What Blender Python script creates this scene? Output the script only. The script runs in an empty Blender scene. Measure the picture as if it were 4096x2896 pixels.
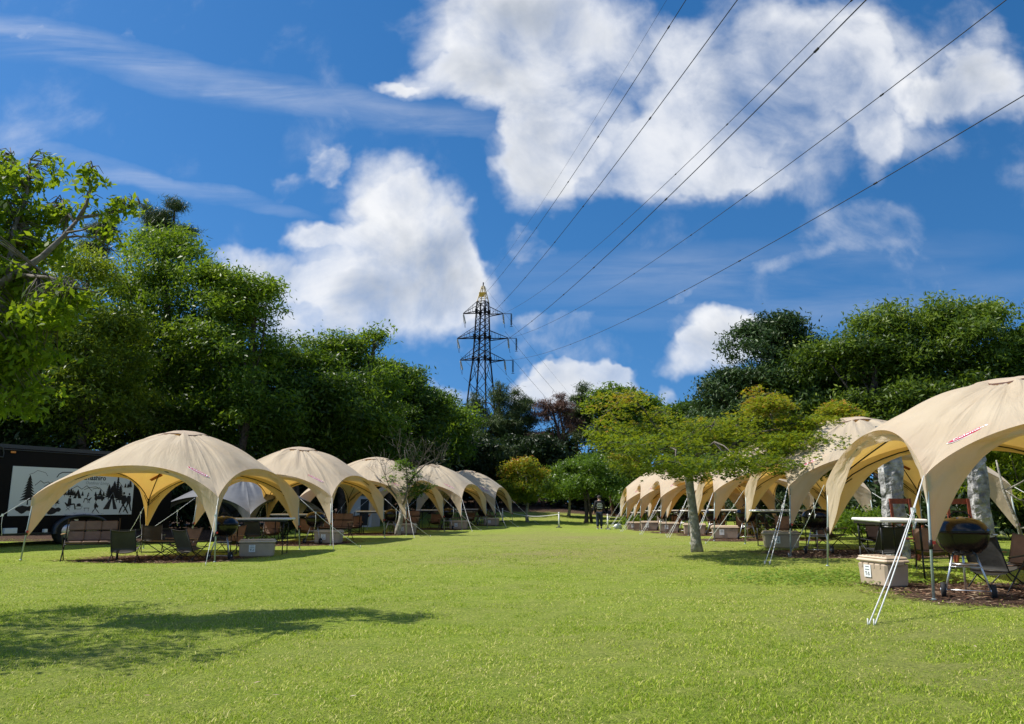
import bpy, math, random
import numpy as np
from mathutils import Vector, Matrix, noise as mn
R=math.radians; PI=math.pi
rng=np.random.default_rng(7); rnd=random.Random(5)
S=bpy.context.scene; COL=S.collection
# ---------------------------------------------------------------- camera model (one place)
F=3077.; TH=.183; CH=1.07
def ray(px,py):
    cx=(px-2048)/F; cy=(1448-py)/F
    return Vector((cx, math.cos(TH)-cy*math.sin(TH), math.sin(TH)+cy*math.cos(TH)))
def at(px,py,Y):
    r=ray(px,py); return Vector((r.x*Y/r.y, Y, CH+r.z*Y/r.y))
def sm(a,b,t):
    t=np.clip((np.asarray(t,float)-a)/(b-a),0,1); return t*t*(3-2*t)
def G(x,y):
    x=np.asarray(x,float); y=np.asarray(y,float)
    z=.12*np.exp(-((x-8)/4.5)**2-((y-19)/8)**2)-.10*np.exp(-((x+8)/5)**2-((y-18)/7)**2)
    z=z-.2*np.exp(-((x-5)/3.5)**2-((y-41.5)/4.5)**2)-.06*np.exp(-((x-7.5)/3)**2-((y-37.6)/3)**2)
    t=np.clip(y-44,0,None); bank=.085*t*t/(t+3)
    z=z+np.minimum(bank,1.6)*(.35+.65*sm(9,2,x))
    z=z-.45*np.exp(-((x+10.5)/2.5)**2-((y-29)/3)**2)
    return z
def g1(x,y): return float(G(x,y))
# ---------------------------------------------------------------- materials
def mat(name,col,rough=.6,metal=0,spec=.5,bump=None,var=0,vscale=3,trans=None,coat=0,col2=None):
    m=bpy.data.materials.new(name); m.use_nodes=True; nt=m.node_tree; N=nt.nodes; L=nt.links
    b=N['Principled BSDF']; b.inputs['Roughness'].default_value=rough; b.inputs['Metallic'].default_value=metal
    b.inputs['Specular IOR Level'].default_value=spec; b.inputs['Coat Weight'].default_value=coat
    b.inputs['Base Color'].default_value=(*col,1)
    tc=N.new('ShaderNodeTexCoord')
    if var or col2:
        n=N.new('ShaderNodeTexNoise'); n.inputs['Scale'].default_value=vscale; n.inputs['Detail'].default_value=6
        L.new(tc.outputs['Object'],n.inputs['Vector'])
        r=N.new('ShaderNodeValToRGB'); r.color_ramp.elements[0].position=.35; r.color_ramp.elements[1].position=.68
        c2=col2 or tuple(c*(1+var) for c in col); c1=col if col2 else tuple(c*(1-var) for c in col)
        r.color_ramp.elements[0].color=(*c1,1); r.color_ramp.elements[1].color=(*c2,1)
        L.new(n.outputs['Fac'],r.inputs['Fac']); L.new(r.outputs['Color'],b.inputs['Base Color'])
    if bump:
        n=N.new('ShaderNodeTexNoise'); n.inputs['Scale'].default_value=bump[0]; n.inputs['Detail'].default_value=5
        L.new(tc.outputs['Object'],n.inputs['Vector'])
        bp=N.new('ShaderNodeBump'); bp.inputs['Strength'].default_value=bump[1]; bp.inputs['Distance'].default_value=bump[2]
        L.new(n.outputs['Fac'],bp.inputs['Height']); L.new(bp.outputs['Normal'],b.inputs['Normal'])
    if trans:
        t=N.new('ShaderNodeBsdfTranslucent'); t.inputs['Color'].default_value=(*trans[0],1)
        mx=N.new('ShaderNodeMixShader'); mx.inputs['Fac'].default_value=trans[1]
        L.new(b.outputs[0],mx.inputs[1]); L.new(t.outputs[0],mx.inputs[2])
        L.new(mx.outputs[0],N['Material Output'].inputs['Surface'])
    return m
def leafmat(name,stops,trans=.35,tc=(.16,.30,.02),rough=.45,spec=.35):
    m=bpy.data.materials.new(name); m.use_nodes=True; nt=m.node_tree; N=nt.nodes; L=nt.links
    b=N['Principled BSDF']; b.inputs['Roughness'].default_value=rough; b.inputs['Specular IOR Level'].default_value=spec
    a=N.new('ShaderNodeAttribute'); a.attribute_name='tint'
    r=N.new('ShaderNodeValToRGB'); e=r.color_ramp.elements
    while len(e)<len(stops): e.new(.5)
    for i,(p,c) in enumerate(stops): e[i].position=p; e[i].color=(*c,1)
    L.new(a.outputs['Fac'],r.inputs['Fac']); L.new(r.outputs['Color'],b.inputs['Base Color'])
    t=N.new('ShaderNodeBsdfTranslucent')
    mc=N.new('ShaderNodeMix'); mc.data_type='RGBA'; mc.inputs[0].default_value=.5
    L.new(r.outputs['Color'],mc.inputs[6]); mc.inputs[7].default_value=(*tc,1); L.new(mc.outputs[2],t.inputs['Color'])
    mx=N.new('ShaderNodeMixShader'); mx.inputs['Fac'].default_value=trans
    L.new(b.outputs[0],mx.inputs[1]); L.new(t.outputs[0],mx.inputs[2]); L.new(mx.outputs[0],N['Material Output'].inputs['Surface'])
    return m
M={}
M['pole']=mat('pole_metal',(.36,.42,.40),.45,.3,var=.1,vscale=8)
M['black']=mat('black_plastic',(.012,.012,.013),.5)
M['frame']=mat('black_frame',(.014,.013,.013),.45,.2)
M['red']=mat('red_plastic',(.6,.03,.02),.4)
M['rope']=mat('white_rope',(.75,.75,.72),.7,bump=(60,.5,.01))
M['enamel']=mat('black_enamel',(.005,.005,.006),.2,spec=.4,coat=.15)
M['alu']=mat('aluminium',(.62,.63,.64),.35,.85)
M['tabletop']=mat('white_plastic_top',(.78,.77,.75),.5,var=.04)
M['boxp']=mat('beige_plastic',(.46,.36,.26),.55,var=.10,vscale=5)
M['boxl']=mat('beige_plastic_lid',(.62,.50,.37),.5,var=.08,vscale=5)
M['brown']=mat('brown_canvas',(.20,.125,.085),.85,var=.15,vscale=7,bump=(9,.4,.02))
M['dark']=mat('dark_mesh_fabric',(.035,.034,.03),.8,var=.2,bump=(9,.4,.02))
M['wood']=mat('armrest_wood',(.42,.25,.12),.5,var=.2,vscale=20)
M['redwood']=mat('red_brown_wood',(.24,.055,.028),.6,var=.25,vscale=10)
M['picnic']=mat('weathered_wood',(.19,.15,.11),.8,var=.3,vscale=6)
M['paper']=mat('white_paper',(.8,.82,.80),.7)
M['ink']=mat('dark_ink',(.02,.025,.03),.7)
M['inkgrey']=mat('grey_ink',(.22,.24,.26),.7)
M['logo']=mat('logo_red',(.52,.02,.07),.6)
M['logow']=mat('logo_white',(.85,.83,.80),.6)
M['tag']=mat('tag_orange_brown',(.45,.09,.02),.6)
M['bark']=mat('grey_bark',(.20,.18,.145),.9,col2=(.42,.40,.34),vscale=9,bump=(16,1,.04))
M['bark_d']=mat('dark_bark',(.045,.032,.024),.9,col2=(.11,.085,.065),vscale=8,bump=(14,1,.05))
M['bark_p']=mat('pine_bark',(.06,.03,.02),.9,col2=(.15,.075,.05),vscale=6,bump=(12,1,.05))
M['stone']=mat('rough_granite',(.15,.15,.145),.9,col2=(.55,.54,.52),vscale=7,bump=(6,1,.15))
M['steel']=mat('dark_steel',(.008,.008,.009),.8,.0,spec=.15,var=.3)
M['steelp']=mat('pale_cream_steel',(.50,.40,.24),.6,.2)
M['yellow']=mat('yellow_plate',(.80,.42,.02),.5)
M['insul']=mat('glass_insulator',(.30,.33,.30),.4)
M['wire']=mat('wire',(.02,.018,.02),.6)
M['trailer']=mat('black_trailer_paint',(.004,.004,.005),.6,spec=.12,col2=(.009,.007,.006),vscale=1.1)
M['trim']=mat('dark_trim',(.05,.055,.06),.4,.6)
M['signw']=mat('sign_white',(.62,.63,.64),.5)
M['amber']=mat('amber_lens',(.75,.25,.03),.3)
M['tyre']=mat('rubber_tyre',(.018,.018,.018),.8)
M['skin']=mat('skin',(.45,.27,.19),.6)
M['hair']=mat('dark_cap',(.05,.04,.04),.9)
M['jacket']=mat('black_jacket',(.012,.012,.016),.85,bump=(12,.5,.02))
M['jeans']=mat('dark_blue_jeans',(.018,.028,.055),.9,bump=(12,.5,.02))
M['post']=mat('white_post',(.78,.78,.76),.5)
M['greyfab']=mat('silver_grey_fabric',(.13,.14,.16),.6,var=.12,trans=((.12,.12,.14),.12),bump=(2,.4,.05))
M['redseam']=mat('seam_maroon',(.10,.045,.03),.8)
M['shed']=mat('pale_wall',(.5,.52,.54),.7)
# canopy cloth
def cloth():
    m=bpy.data.materials.new('tan_canvas'); m.use_nodes=True; nt=m.node_tree; N=nt.nodes; L=nt.links
    b=N['Principled BSDF']; b.inputs['Roughness'].default_value=.75; b.inputs['Specular IOR Level'].default_value=.25
    b.inputs['Sheen Weight'].default_value=.15
    tc=N.new('ShaderNodeTexCoord')
    n=N.new('ShaderNodeTexNoise'); n.inputs['Scale'].default_value=1.3; n.inputs['Detail'].default_value=5
    L.new(tc.outputs['Object'],n.inputs['Vector'])
    r=N.new('ShaderNodeValToRGB'); r.color_ramp.elements[0].color=(.63,.515,.36,1); r.color_ramp.elements[1].color=(.71,.60,.435,1)
    r.color_ramp.elements[0].position=.3; r.color_ramp.elements[1].position=.7
    L.new(n.outputs['Fac'],r.inputs['Fac']); L.new(r.outputs['Color'],b.inputs['Base Color'])
    a=N.new('ShaderNodeAttribute'); a.attribute_name='pr'   # polar coordinates of the cloth: folds run down from the crown
    n2=N.new('ShaderNodeTexNoise'); n2.inputs['Scale'].default_value=1; n2.inputs['Detail'].default_value=4; n2.inputs['Distortion'].default_value=.6
    L.new(a.outputs['Vector'],n2.inputs['Vector'])
    n3=N.new('ShaderNodeTexNoise'); n3.inputs['Scale'].default_value=5; n3.inputs['Detail'].default_value=6
    L.new(tc.outputs['Object'],n3.inputs['Vector'])
    b1=N.new('ShaderNodeBump'); b1.inputs['Strength'].default_value=.55; b1.inputs['Distance'].default_value=.10
    b2=N.new('ShaderNodeBump'); b2.inputs['Strength'].default_value=.25; b2.inputs['Distance'].default_value=.03
    L.new(n2.outputs['Fac'],b1.inputs['Height']); L.new(n3.outputs['Fac'],b2.inputs['Height'])
    L.new(b1.outputs['Normal'],b2.inputs['Normal']); L.new(b2.outputs['Normal'],b.inputs['Normal'])
    t=N.new('ShaderNodeBsdfTranslucent'); t.inputs['Color'].default_value=(.86,.50,.11,1)
    mx=N.new('ShaderNodeMixShader'); mx.inputs['Fac'].default_value=.32
    L.new(b.outputs[0],mx.inputs[1]); L.new(t.outputs[0],mx.inputs[2]); L.new(mx.outputs[0],N['Material Output'].inputs['Surface'])
    return m
M['cloth']=cloth()
# ---------------------------------------------------------------- mesh builder
class MB:
    def __init__(s): s.v=[]; s.f=[]; s.m=[]; s.sm=[]
    def add(s,vs,fs,m=0,smooth=False):
        o=len(s.v); s.v+= [tuple(v) for v in vs]
        for f in fs: s.f.append([i+o for i in f]); s.m.append(m); s.sm.append(smooth)
        return s
    def box(s,c,d,m=0,rot=None,bev=0,taper=1.):
        x,y,z=(k/2 for k in d); c=Vector(c)
        if bev:
            b=min(bev,x,y,z)*.999; vs=[];
            prof=[(-z,b),(-z+b,0),(z-b,0),(z,b)]
            for pz,ins in prof:
                t=1 if pz<0 else taper
                X=(x*t-ins);Y=(y*t-ins); q=b
                for sx,sy in((1,1),(-1,1),(-1,-1),(1,-1)):
                    if sx*sy>0: vs+= [(sx*X,sy*(Y-q),pz),(sx*(X-q),sy*Y,pz)]
                    else: vs+= [(sx*(X-q),sy*Y,pz),(sx*X,sy*(Y-q),pz)]
            n=8; fs=[list(range(n))[::-1],[3*n+i for i in range(n)]]
            for k in range(3):
                for i in range(n): j=(i+1)%n; fs.append([k*n+i,k*n+j,(k+1)*n+j,(k+1)*n+i])
        else:
            vs=[(sx*x*(taper if sz>0 else 1),sy*y*(taper if sz>0 else 1),sz*z) for sz in(-1,1) for sx,sy in((-1,-1),(1,-1),(1,1),(-1,1))]
            fs=[[3,2,1,0],[4,5,6,7],[0,1,5,4],[1,2,6,5],[2,3,7,6],[3,0,4,7]]
        rm=rot or Matrix.Identity(3)
        return s.add([c+rm@Vector(v) for v in vs],fs,m)
    def tube(s,pts,r,n=6,m=0,cap=True,smooth=True):
        pts=[Vector(p) for p in pts]; k=len(pts); rs=r if hasattr(r,'__len__') else [r]*k
        vs=[]; up=Vector((0,0,1)); prev=None
        for i,p in enumerate(pts):
            d=(pts[min(i+1,k-1)]-pts[max(i-1,0)]).normalized()
            if prev is None:
                a=d.cross(up) if abs(d.z)<.95 else d.cross(Vector((1,0,0)))
            else: a=prev-d*prev.dot(d)
            a.normalize(); prev=a; b=d.cross(a)
            for j in range(n):
                t=2*PI*j/n; vs.append(p+(a*math.cos(t)+b*math.sin(t))*rs[i])
        fs=[[i*n+j,i*n+(j+1)%n,(i+1)*n+(j+1)%n,(i+1)*n+j] for i in range(k-1) for j in range(n)]
        if cap: fs+=[list(range(n))[::-1],[(k-1)*n+j for j in range(n)]]
        return s.add(vs,fs,m,smooth)
    def lathe(s,prof,n=24,c=(0,0,0),m=0,rot=None):
        c=Vector(c); rm=rot or Matrix.Identity(3); vs=[]
        for r,z in prof:
            for j in range(n): t=2*PI*j/n; vs.append(c+rm@Vector((r*math.cos(t),r*math.sin(t),z)))
        fs=[[i*n+j,i*n+(j+1)%n,(i+1)*n+(j+1)%n,(i+1)*n+j] for i in range(len(prof)-1) for j in range(n)]
        return s.add(vs,fs,m,True)
    def build(s,name,mats,parent=None,loc=None,rz=0):
        me=bpy.data.meshes.new(name); me.from_pydata(s.v,[],s.f)
        mats=mats if isinstance(mats,(list,tuple)) else [mats]
        for x in mats: me.materials.append(M[x] if isinstance(x,str) else x)
        me.polygons.foreach_set('material_index',s.m); me.polygons.foreach_set('use_smooth',s.sm); me.update()
        o=bpy.data.objects.new(name,me); COL.objects.link(o)
        if parent: o.parent=parent
        if loc is not None: o.location=loc
        o.rotation_euler.z=rz
        return o
def empty(name,loc=(0,0,0),rz=0,label=None,cat=None,group=None):
    o=bpy.data.objects.new(name,None); o.empty_display_size=.3; COL.objects.link(o); o.location=loc; o.rotation_euler.z=rz
    return tag(o,label,cat,group)
def tag(o,label=None,cat=None,group=None,kind=None):
    if label: o['label']=label
    if cat: o['category']=cat
    if group: o['group']=group
    if kind: o['kind']=kind
    return o
def copy_tree(o,parent=None):
    c=o.copy(); COL.objects.link(c); c.parent=parent
    for ch in [k for k in KIDS.get(o.name,[])]: copy_tree(ch,c)
    return c
KIDS={}
def index_kids(o):
    ks=[k for k in bpy.data.objects if k.parent==o]; KIDS[o.name]=ks
    for k in ks: index_kids(k)
def place(proto,used,x,y,rz,label,group=None,dz=0):
    if not used: o=proto; used.append(1)
    else: o=copy_tree(proto)
    o.location=(x,y,g1(x,y)+dz); o.rotation_euler.z=rz; o['label']=label
    if group: o['group']=group
    return o
def npmesh(name,V,Fq,mats,tint=None,smooth=False,attr=None):
    me=bpy.data.meshes.new(name); n=len(Fq); k=Fq.shape[1]
    me.vertices.add(len(V)); me.vertices.foreach_set('co',V.astype(np.float32).ravel())
    me.loops.add(n*k); me.loops.foreach_set('vertex_index',Fq.astype(np.int32).ravel())
    me.polygons.add(n); me.polygons.foreach_set('loop_start',np.arange(0,n*k,k,dtype=np.int32))
    me.polygons.foreach_set('loop_total',np.full(n,k,dtype=np.int32))
    if smooth: me.polygons.foreach_set('use_smooth',np.ones(n,bool))
    for x in mats: me.materials.append(M[x] if isinstance(x,str) else x)
    me.update(calc_edges=True)
    if tint is not None:
        a=me.attributes.new('tint','FLOAT','FACE'); a.data.foreach_set('value',tint.astype(np.float32))
    return me
def text_verts(txt,size,bold=False,shear=0,space=1):
    cu=bpy.data.curves.new('lettering','FONT'); cu.body=txt; cu.size=size; cu.align_x='CENTER'; cu.align_y='CENTER'
    cu.resolution_u=2; cu.shear=shear; cu.offset=size*.02 if bold else 0; cu.space_character=space
    o=bpy.data.objects.new('lettering',cu); COL.objects.link(o)
    bpy.context.view_layer.update()
    dg=bpy.context.evaluated_depsgraph_get(); me=bpy.data.meshes.new_from_object(o.evaluated_get(dg))
    vs=[tuple(v.co) for v in me.vertices]; fs=[list(p.vertices) for p in me.polygons]
    bpy.data.objects.remove(o); bpy.data.curves.remove(cu); bpy.data.meshes.remove(me)
    return vs,fs
# ---------------------------------------------------------------- world: sky and clouds
SUN_EL=R(52); SV=Vector((.78,-.07,-1)); SUNDIR=-SV.normalized()
def build_world():
    w=bpy.data.worlds.new('World'); S.world=w; w.use_nodes=True; nt=w.node_tree; N=nt.nodes; L=nt.links
    bg=N['Background']; bg.inputs['Strength'].default_value=.12
    sky=N.new('ShaderNodeTexSky'); sky.sky_type='NISHITA'; sky.sun_disc=False
    sky.sun_elevation=math.asin(SUNDIR.z); sky.sun_rotation=math.atan2(SUNDIR.x,SUNDIR.y)
    sky.air_density=1.0; sky.dust_density=.25; sky.ozone_density=2.2; sky.altitude=100
    hs=N.new('ShaderNodeHueSaturation'); hs.inputs['Saturation'].default_value=1.34; hs.inputs['Value'].default_value=.95
    L.new(sky.outputs[0],hs.inputs['Color'])
    tcs=N.new('ShaderNodeTexCoord'); mps=N.new('ShaderNodeMapping'); mps.inputs['Location'].default_value=(0,0,.22); mps.inputs['Scale'].default_value=(1,1,.85)
    L.new(tcs.outputs['Generated'],mps.inputs['Vector']); L.new(mps.outputs[0],sky.inputs['Vector'])
    tc=N.new('ShaderNodeTexCoord'); sp=N.new('ShaderNodeSeparateXYZ'); L.new(tc.outputs['Generated'],sp.inputs[0])
    def mth(op,a,b=None,c=None,clamp=False):
        n=N.new('ShaderNodeMath'); n.operation=op; n.use_clamp=clamp
        for i,q in enumerate((a,b,c)):
            if q is None: continue
            if isinstance(q,(int,float)): n.inputs[i].default_value=q
            else: L.new(q,n.inputs[i])
        return n.outputs[0]
    yy=mth('MAXIMUM',sp.outputs['Y'],.06)
    u=mth('DIVIDE',sp.outputs['X'],yy); v=mth('DIVIDE',sp.outputs['Z'],yy)
    cb=N.new('ShaderNodeCombineXYZ'); L.new(u,cb.inputs[0]); L.new(v,cb.inputs[1])
    P0=cb.outputs[0]
    def noise(vec,scale,det,rough=.55,dist=0,lac=2.):
        n=N.new('ShaderNodeTexNoise'); n.inputs['Scale'].default_value=scale; n.inputs['Detail'].default_value=det
        n.inputs['Roughness'].default_value=rough; n.inputs['Distortion'].default_value=dist; n.inputs['Lacunarity'].default_value=lac
        L.new(vec,n.inputs['Vector']); return n
    def vm(op,a,b):
        n=N.new('ShaderNodeVectorMath'); n.operation=op
        for i,q in enumerate((a,b)):
            if isinstance(q,tuple): n.inputs[i].default_value=q
            else: L.new(q,n.inputs[i])
        return n.outputs[0]
    w1=noise(P0,5,5,.6); wv=vm('SUBTRACT',w1.outputs['Color'],(.5,.5,.5)); wv=vm('MULTIPLY',wv,(.16,.16,0)); P=vm('ADD',P0,wv)
    def blobs(lst,vec,soft=False):
        acc=None
        for (px,py,rx,ry,ang,wt) in lst:
            px*=1.784;py*=1.784;rx*=1.784;ry*=1.784
            r=ray(px,py); k=1/(F*r.y)
            mp=N.new('ShaderNodeMapping'); mp.vector_type='TEXTURE'
            mp.inputs['Location'].default_value=(r.x/r.y,r.z/r.y,0); mp.inputs['Rotation'].default_value=(0,0,R(ang))
            kk=2.1 if soft else 1.25; mp.inputs['Scale'].default_value=(rx*k*kk,ry*k*kk,1); L.new(vec,mp.inputs['Vector'])
            ln=N.new('ShaderNodeVectorMath'); ln.operation='DOT_PRODUCT'; L.new(mp.outputs[0],ln.inputs[0]); L.new(mp.outputs[0],ln.inputs[1])
            q=mth('SUBTRACT',1,ln.outputs['Value'],clamp=True); q=mth('MULTIPLY',mth('MULTIPLY',q,q) if soft else q,wt)
            acc=q if acc is None else mth('ADD',acc,q)
        return acc
    # (x, y, rx, ry, angle, weight) of cloud masses; angle counter-clockwise
    dense=[(865,400,75,85,0,1.0),(900,500,150,90,0,1.2),(840,610,230,110,0,1.4),(930,690,200,110,0,1.3),(720,700,160,80,0,1.1),(575,620,70,60,0,.9),(690,530,60,40,0,.8),
        (1020,640,60,120,0,.6),(1005,560,70,90,-20,.6),
        (1090,40,190,110,0,1.3),(1260,90,230,150,0,1.2),(1000,150,130,50,15,.9),(1150,190,130,70,0,.9),(1215,330,115,110,0,1.1),(1190,420,95,65,0,.9),(1330,300,140,110,0,.9),(1180,280,70,80,0,.6),(890,178,60,18,8,.5),
        (1430,350,190,90,10,.75),(1600,250,180,110,20,.75),(1480,130,190,110,0,.65),(1720,210,110,60,30,.7),(1850,60,170,90,0,.45),(1640,390,110,40,0,.45),
        (2030,180,170,110,15,.95),(2170,220,160,90,15,1.0),(1960,300,60,110,-10,.6),(2230,110,90,80,0,.6),(1930,160,70,140,0,.4),
        (1310,850,95,36,0,1.7),(1250,870,110,32,0,1.4),(1390,870,60,34,0,1.3),(1200,890,80,24,0,.9),
        (1620,760,110,58,0,1.9),(1560,815,80,45,0,1.3),(1010,895,60,20,0,.5),(1520,890,34,22,0,.6),]
    wisp=[(1430,770,110,38,20,.9),(1280,745,90,40,0,.8),(1360,800,140,24,0,.7),(1200,555,55,28,-20,1.1),(1500,672,28,16,20,.8),(286,92,28,28,30,1.2),(755,352,52,22,28,1.3),(628,415,36,26,30,1.1),
        (80,88,60,14,-15,.8),(1780,395,130,35,0,.5),(1250,720,80,24,0,.5),(1900,480,170,30,0,.45),(1850,560,210,30,5,.45),(1060,810,40,60,0,.4)]
    cir=[(300,140,420,48,-14,.75),(700,215,420,42,-12,.7),(60,90,220,50,-10,.5),(1050,270,260,40,-12,.4),(170,350,260,24,-16,.8),(440,425,240,20,-13,.75),
        (1600,600,600,60,4,.35),(1900,640,500,60,-4,.35),(1700,700,500,45,0,.35)]
    dense=[(a,b,c,d,e,(w_+.38 if w_<.85 else w_+.1)) for a,b,c,d,e,w_ in dense]; wisp=[(a,b,c,d,e,w_+.25) for a,b,c,d,e,w_ in wisp]
    veil=[d_ for d_ in dense if d_[0]>1340 and d_[1]<460 and d_[0]<1990]; dense=[d_ for d_ in dense if d_ not in veil]; veil+=[(1560,330,300,100,12,.85),(1850,250,170,170,0,.75),(2080,330,140,70,0,.6),(1780,110,260,130,0,.75),(2160,60,150,60,0,.5),(1700,400,160,60,0,.5)]
    Vm_=blobs(veil,P)
    D=blobs(dense,P); Wm=blobs(wisp,P,True); Cm=blobs(cir,vm('ADD',P0,vm('MULTIPLY',wv,(.3,.3,0))))
    nA=noise(P0,6.5,9,.55,.35); nB=noise(P0,22,6,.6,.4)
    fb=mth('ADD',mth('MULTIPLY',nA.outputs['Fac'],.82),mth('MULTIPLY',nB.outputs['Fac'],.18))
    def ss(x,a,b):
        n=N.new('ShaderNodeMapRange'); n.interpolation_type='SMOOTHSTEP'; n.inputs[1].default_value=a; n.inputs[2].default_value=b; L.new(x,n.inputs[0]); return n.outputs[0]
    fo=mth('MULTIPLY',mth('SUBTRACT',fb,.5),3.0)
    dm=mth('MINIMUM',D,1.3)
    dd=mth('ADD',dm,mth('MULTIPLY',fo,1.1)); a1=ss(dd,.10,1.75)
    dv=mth('ADD',mth('MINIMUM',Vm_,1.15),mth('MULTIPLY',fo,1.15)); av=mth('MULTIPLY',ss(dv,.02,1.9),.93)
    dw=mth('ADD',mth('MINIMUM',Wm,.9),mth('MULTIPLY',fo,1.7)); a2=mth('MULTIPLY',ss(dw,.35,2.2),.8)
    st=N.new('ShaderNodeMapping'); st.inputs['Rotation'].default_value=(0,0,R(13)); st.inputs['Scale'].default_value=(2.2,14,1); L.new(P0,st.inputs['Vector'])
    nC=noise(st.outputs[0],1.3,7,.6,.6)
    a3=mth('MULTIPLY',mth('MULTIPLY',ss(nC.outputs['Fac'],.25,.8),mth('MINIMUM',Cm,1)),.42)
    al=mth('MAXIMUM',mth('MAXIMUM',mth('MAXIMUM',a1,a2),av),a3)
    # behind the viewer: ordinary broken cloud
    bk=noise(tc.outputs['Generated'],2.2,8,.6); ab=ss(bk.outputs['Fac'],.48,.68)
    front=ss(sp.outputs['Y'],.05,.2)
    mxa=N.new('ShaderNodeMix'); mxa.data_type='FLOAT'; L.new(front,mxa.inputs[0]); L.new(ab,mxa.inputs[2]); L.new(al,mxa.inputs[3])
    up=ss(sp.outputs['Z'],-.02,.03); alpha=mth('MULTIPLY',mxa.outputs[0],up)
    # cloud shading: density towards the sun against density here, thick cores grey
    offs=(-.035,.03,0)
    nA2=noise(vm('ADD',P0,offs),6.5,6,.55,.35)
    nL=noise(P0,4.2,4,.5,.3)
    dif=mth('SUBTRACT',nA.outputs['Fac'],nA2.outputs['Fac'])
    core=ss(dd,.8,1.9)
    sh=mth('ADD',mth('MULTIPLY',ss(nL.outputs['Fac'],.36,.60),mth('MULTIPLY',core,1.0)),mth('MULTIPLY',dif,-2.4))
    sh=mth('ADD',sh,mth('MULTIPLY',ss(D,1.3,2.9),.5))
    sh=mth('MAXIMUM',mth('MINIMUM',sh,1),0)
    low=ss(v,.25,.12); sh=mth('MULTIPLY',sh,mth('SUBTRACT',1,mth('MULTIPLY',low,.75)))
    cc=N.new('ShaderNodeMix'); cc.data_type='RGBA'; L.new(sh,cc.inputs[0]); cc.inputs[6].default_value=(6.1,6.2,6.4,1); cc.inputs[7].default_value=(3.3,3.6,4.1,1)
    fin=N.new('ShaderNodeMix'); fin.data_type='RGBA'; L.new(alpha,fin.inputs[0]); L.new(hs.outputs[0],fin.inputs[6]); L.new(cc.outputs[2],fin.inputs[7])
    L.new(fin.outputs[2],bg.inputs['Color'])
    w.cycles.sampling_method='MANUAL'; w.cycles.sample_map_resolution=512
build_world()
sl=bpy.data.lights.new('sun','SUN'); sl.energy=4.6; sl.angle=R(.5); sl.color=(1,.955,.88)
so=bpy.data.objects.new('sun',sl); COL.objects.link(so); so.rotation_euler=(-SUNDIR).to_track_quat('-Z','Y').to_euler(); so.location=(-20,0,30)
cam=bpy.data.cameras.new('camera'); co=bpy.data.objects.new('camera',cam); COL.objects.link(co); S.camera=co
cam.sensor_width=36; cam.lens=F/4096*36; cam.clip_end=4000; co.location=(0,0,CH); co.rotation_euler=(PI/2+TH,0,0)
S.view_settings.view_transform='Standard'; S.view_settings.look='None'; S.view_settings.exposure=.35; S.view_settings.gamma=1
S.cycles.max_bounces=6; S.cycles.diffuse_bounces=3; S.cycles.glossy_bounces=2; S.cycles.transmission_bounces=4; S.cycles.transparent_max_bounces=4
S.cycles.use_denoising=True
exec_order=[]
# ---------------------------------------------------------------- tents data
TENTS={'L1':(-7.85,18.40,-.13),'L2':(-6.73,24.39,-.19),'L3':(-5.32,30.29,-.23),'L4':(-3.74,35.87,-.22),'L5':(-2.49,42.31,-.20),
 'R1':(7.18,10.84,-.13),'R2':(7.76,17.35,-.09),'R3':(7.94,23.61,-.11),'R4':(8.07,28.34,-.02),'R5':(7.79,31.24,-.06),'R6':(7.62,34.45,-.09),'R7':(7.45,37.57,-.07)}
TP={'L1':'the tan shelter beside the black trailer','L2':'the second shelter of the left row','L3':'the third shelter of the left row',
 'L4':'the fourth shelter of the left row','L5':'the farthest shelter of the left row','R1':'the big shelter at the right edge','R2':'the second shelter of the right row',
 'R3':'the third shelter of the right row','R4':'the fourth shelter of the right row','R5':'the fifth shelter of the right row','R6':'the sixth shelter of the right row','R7':'the farthest shelter of the right row'}
def tw(n,a,b):
    x,y,r=TENTS[n]; c,s=math.cos(r),math.sin(r); return x+c*a-s*b, y+s*a+c*b
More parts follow.
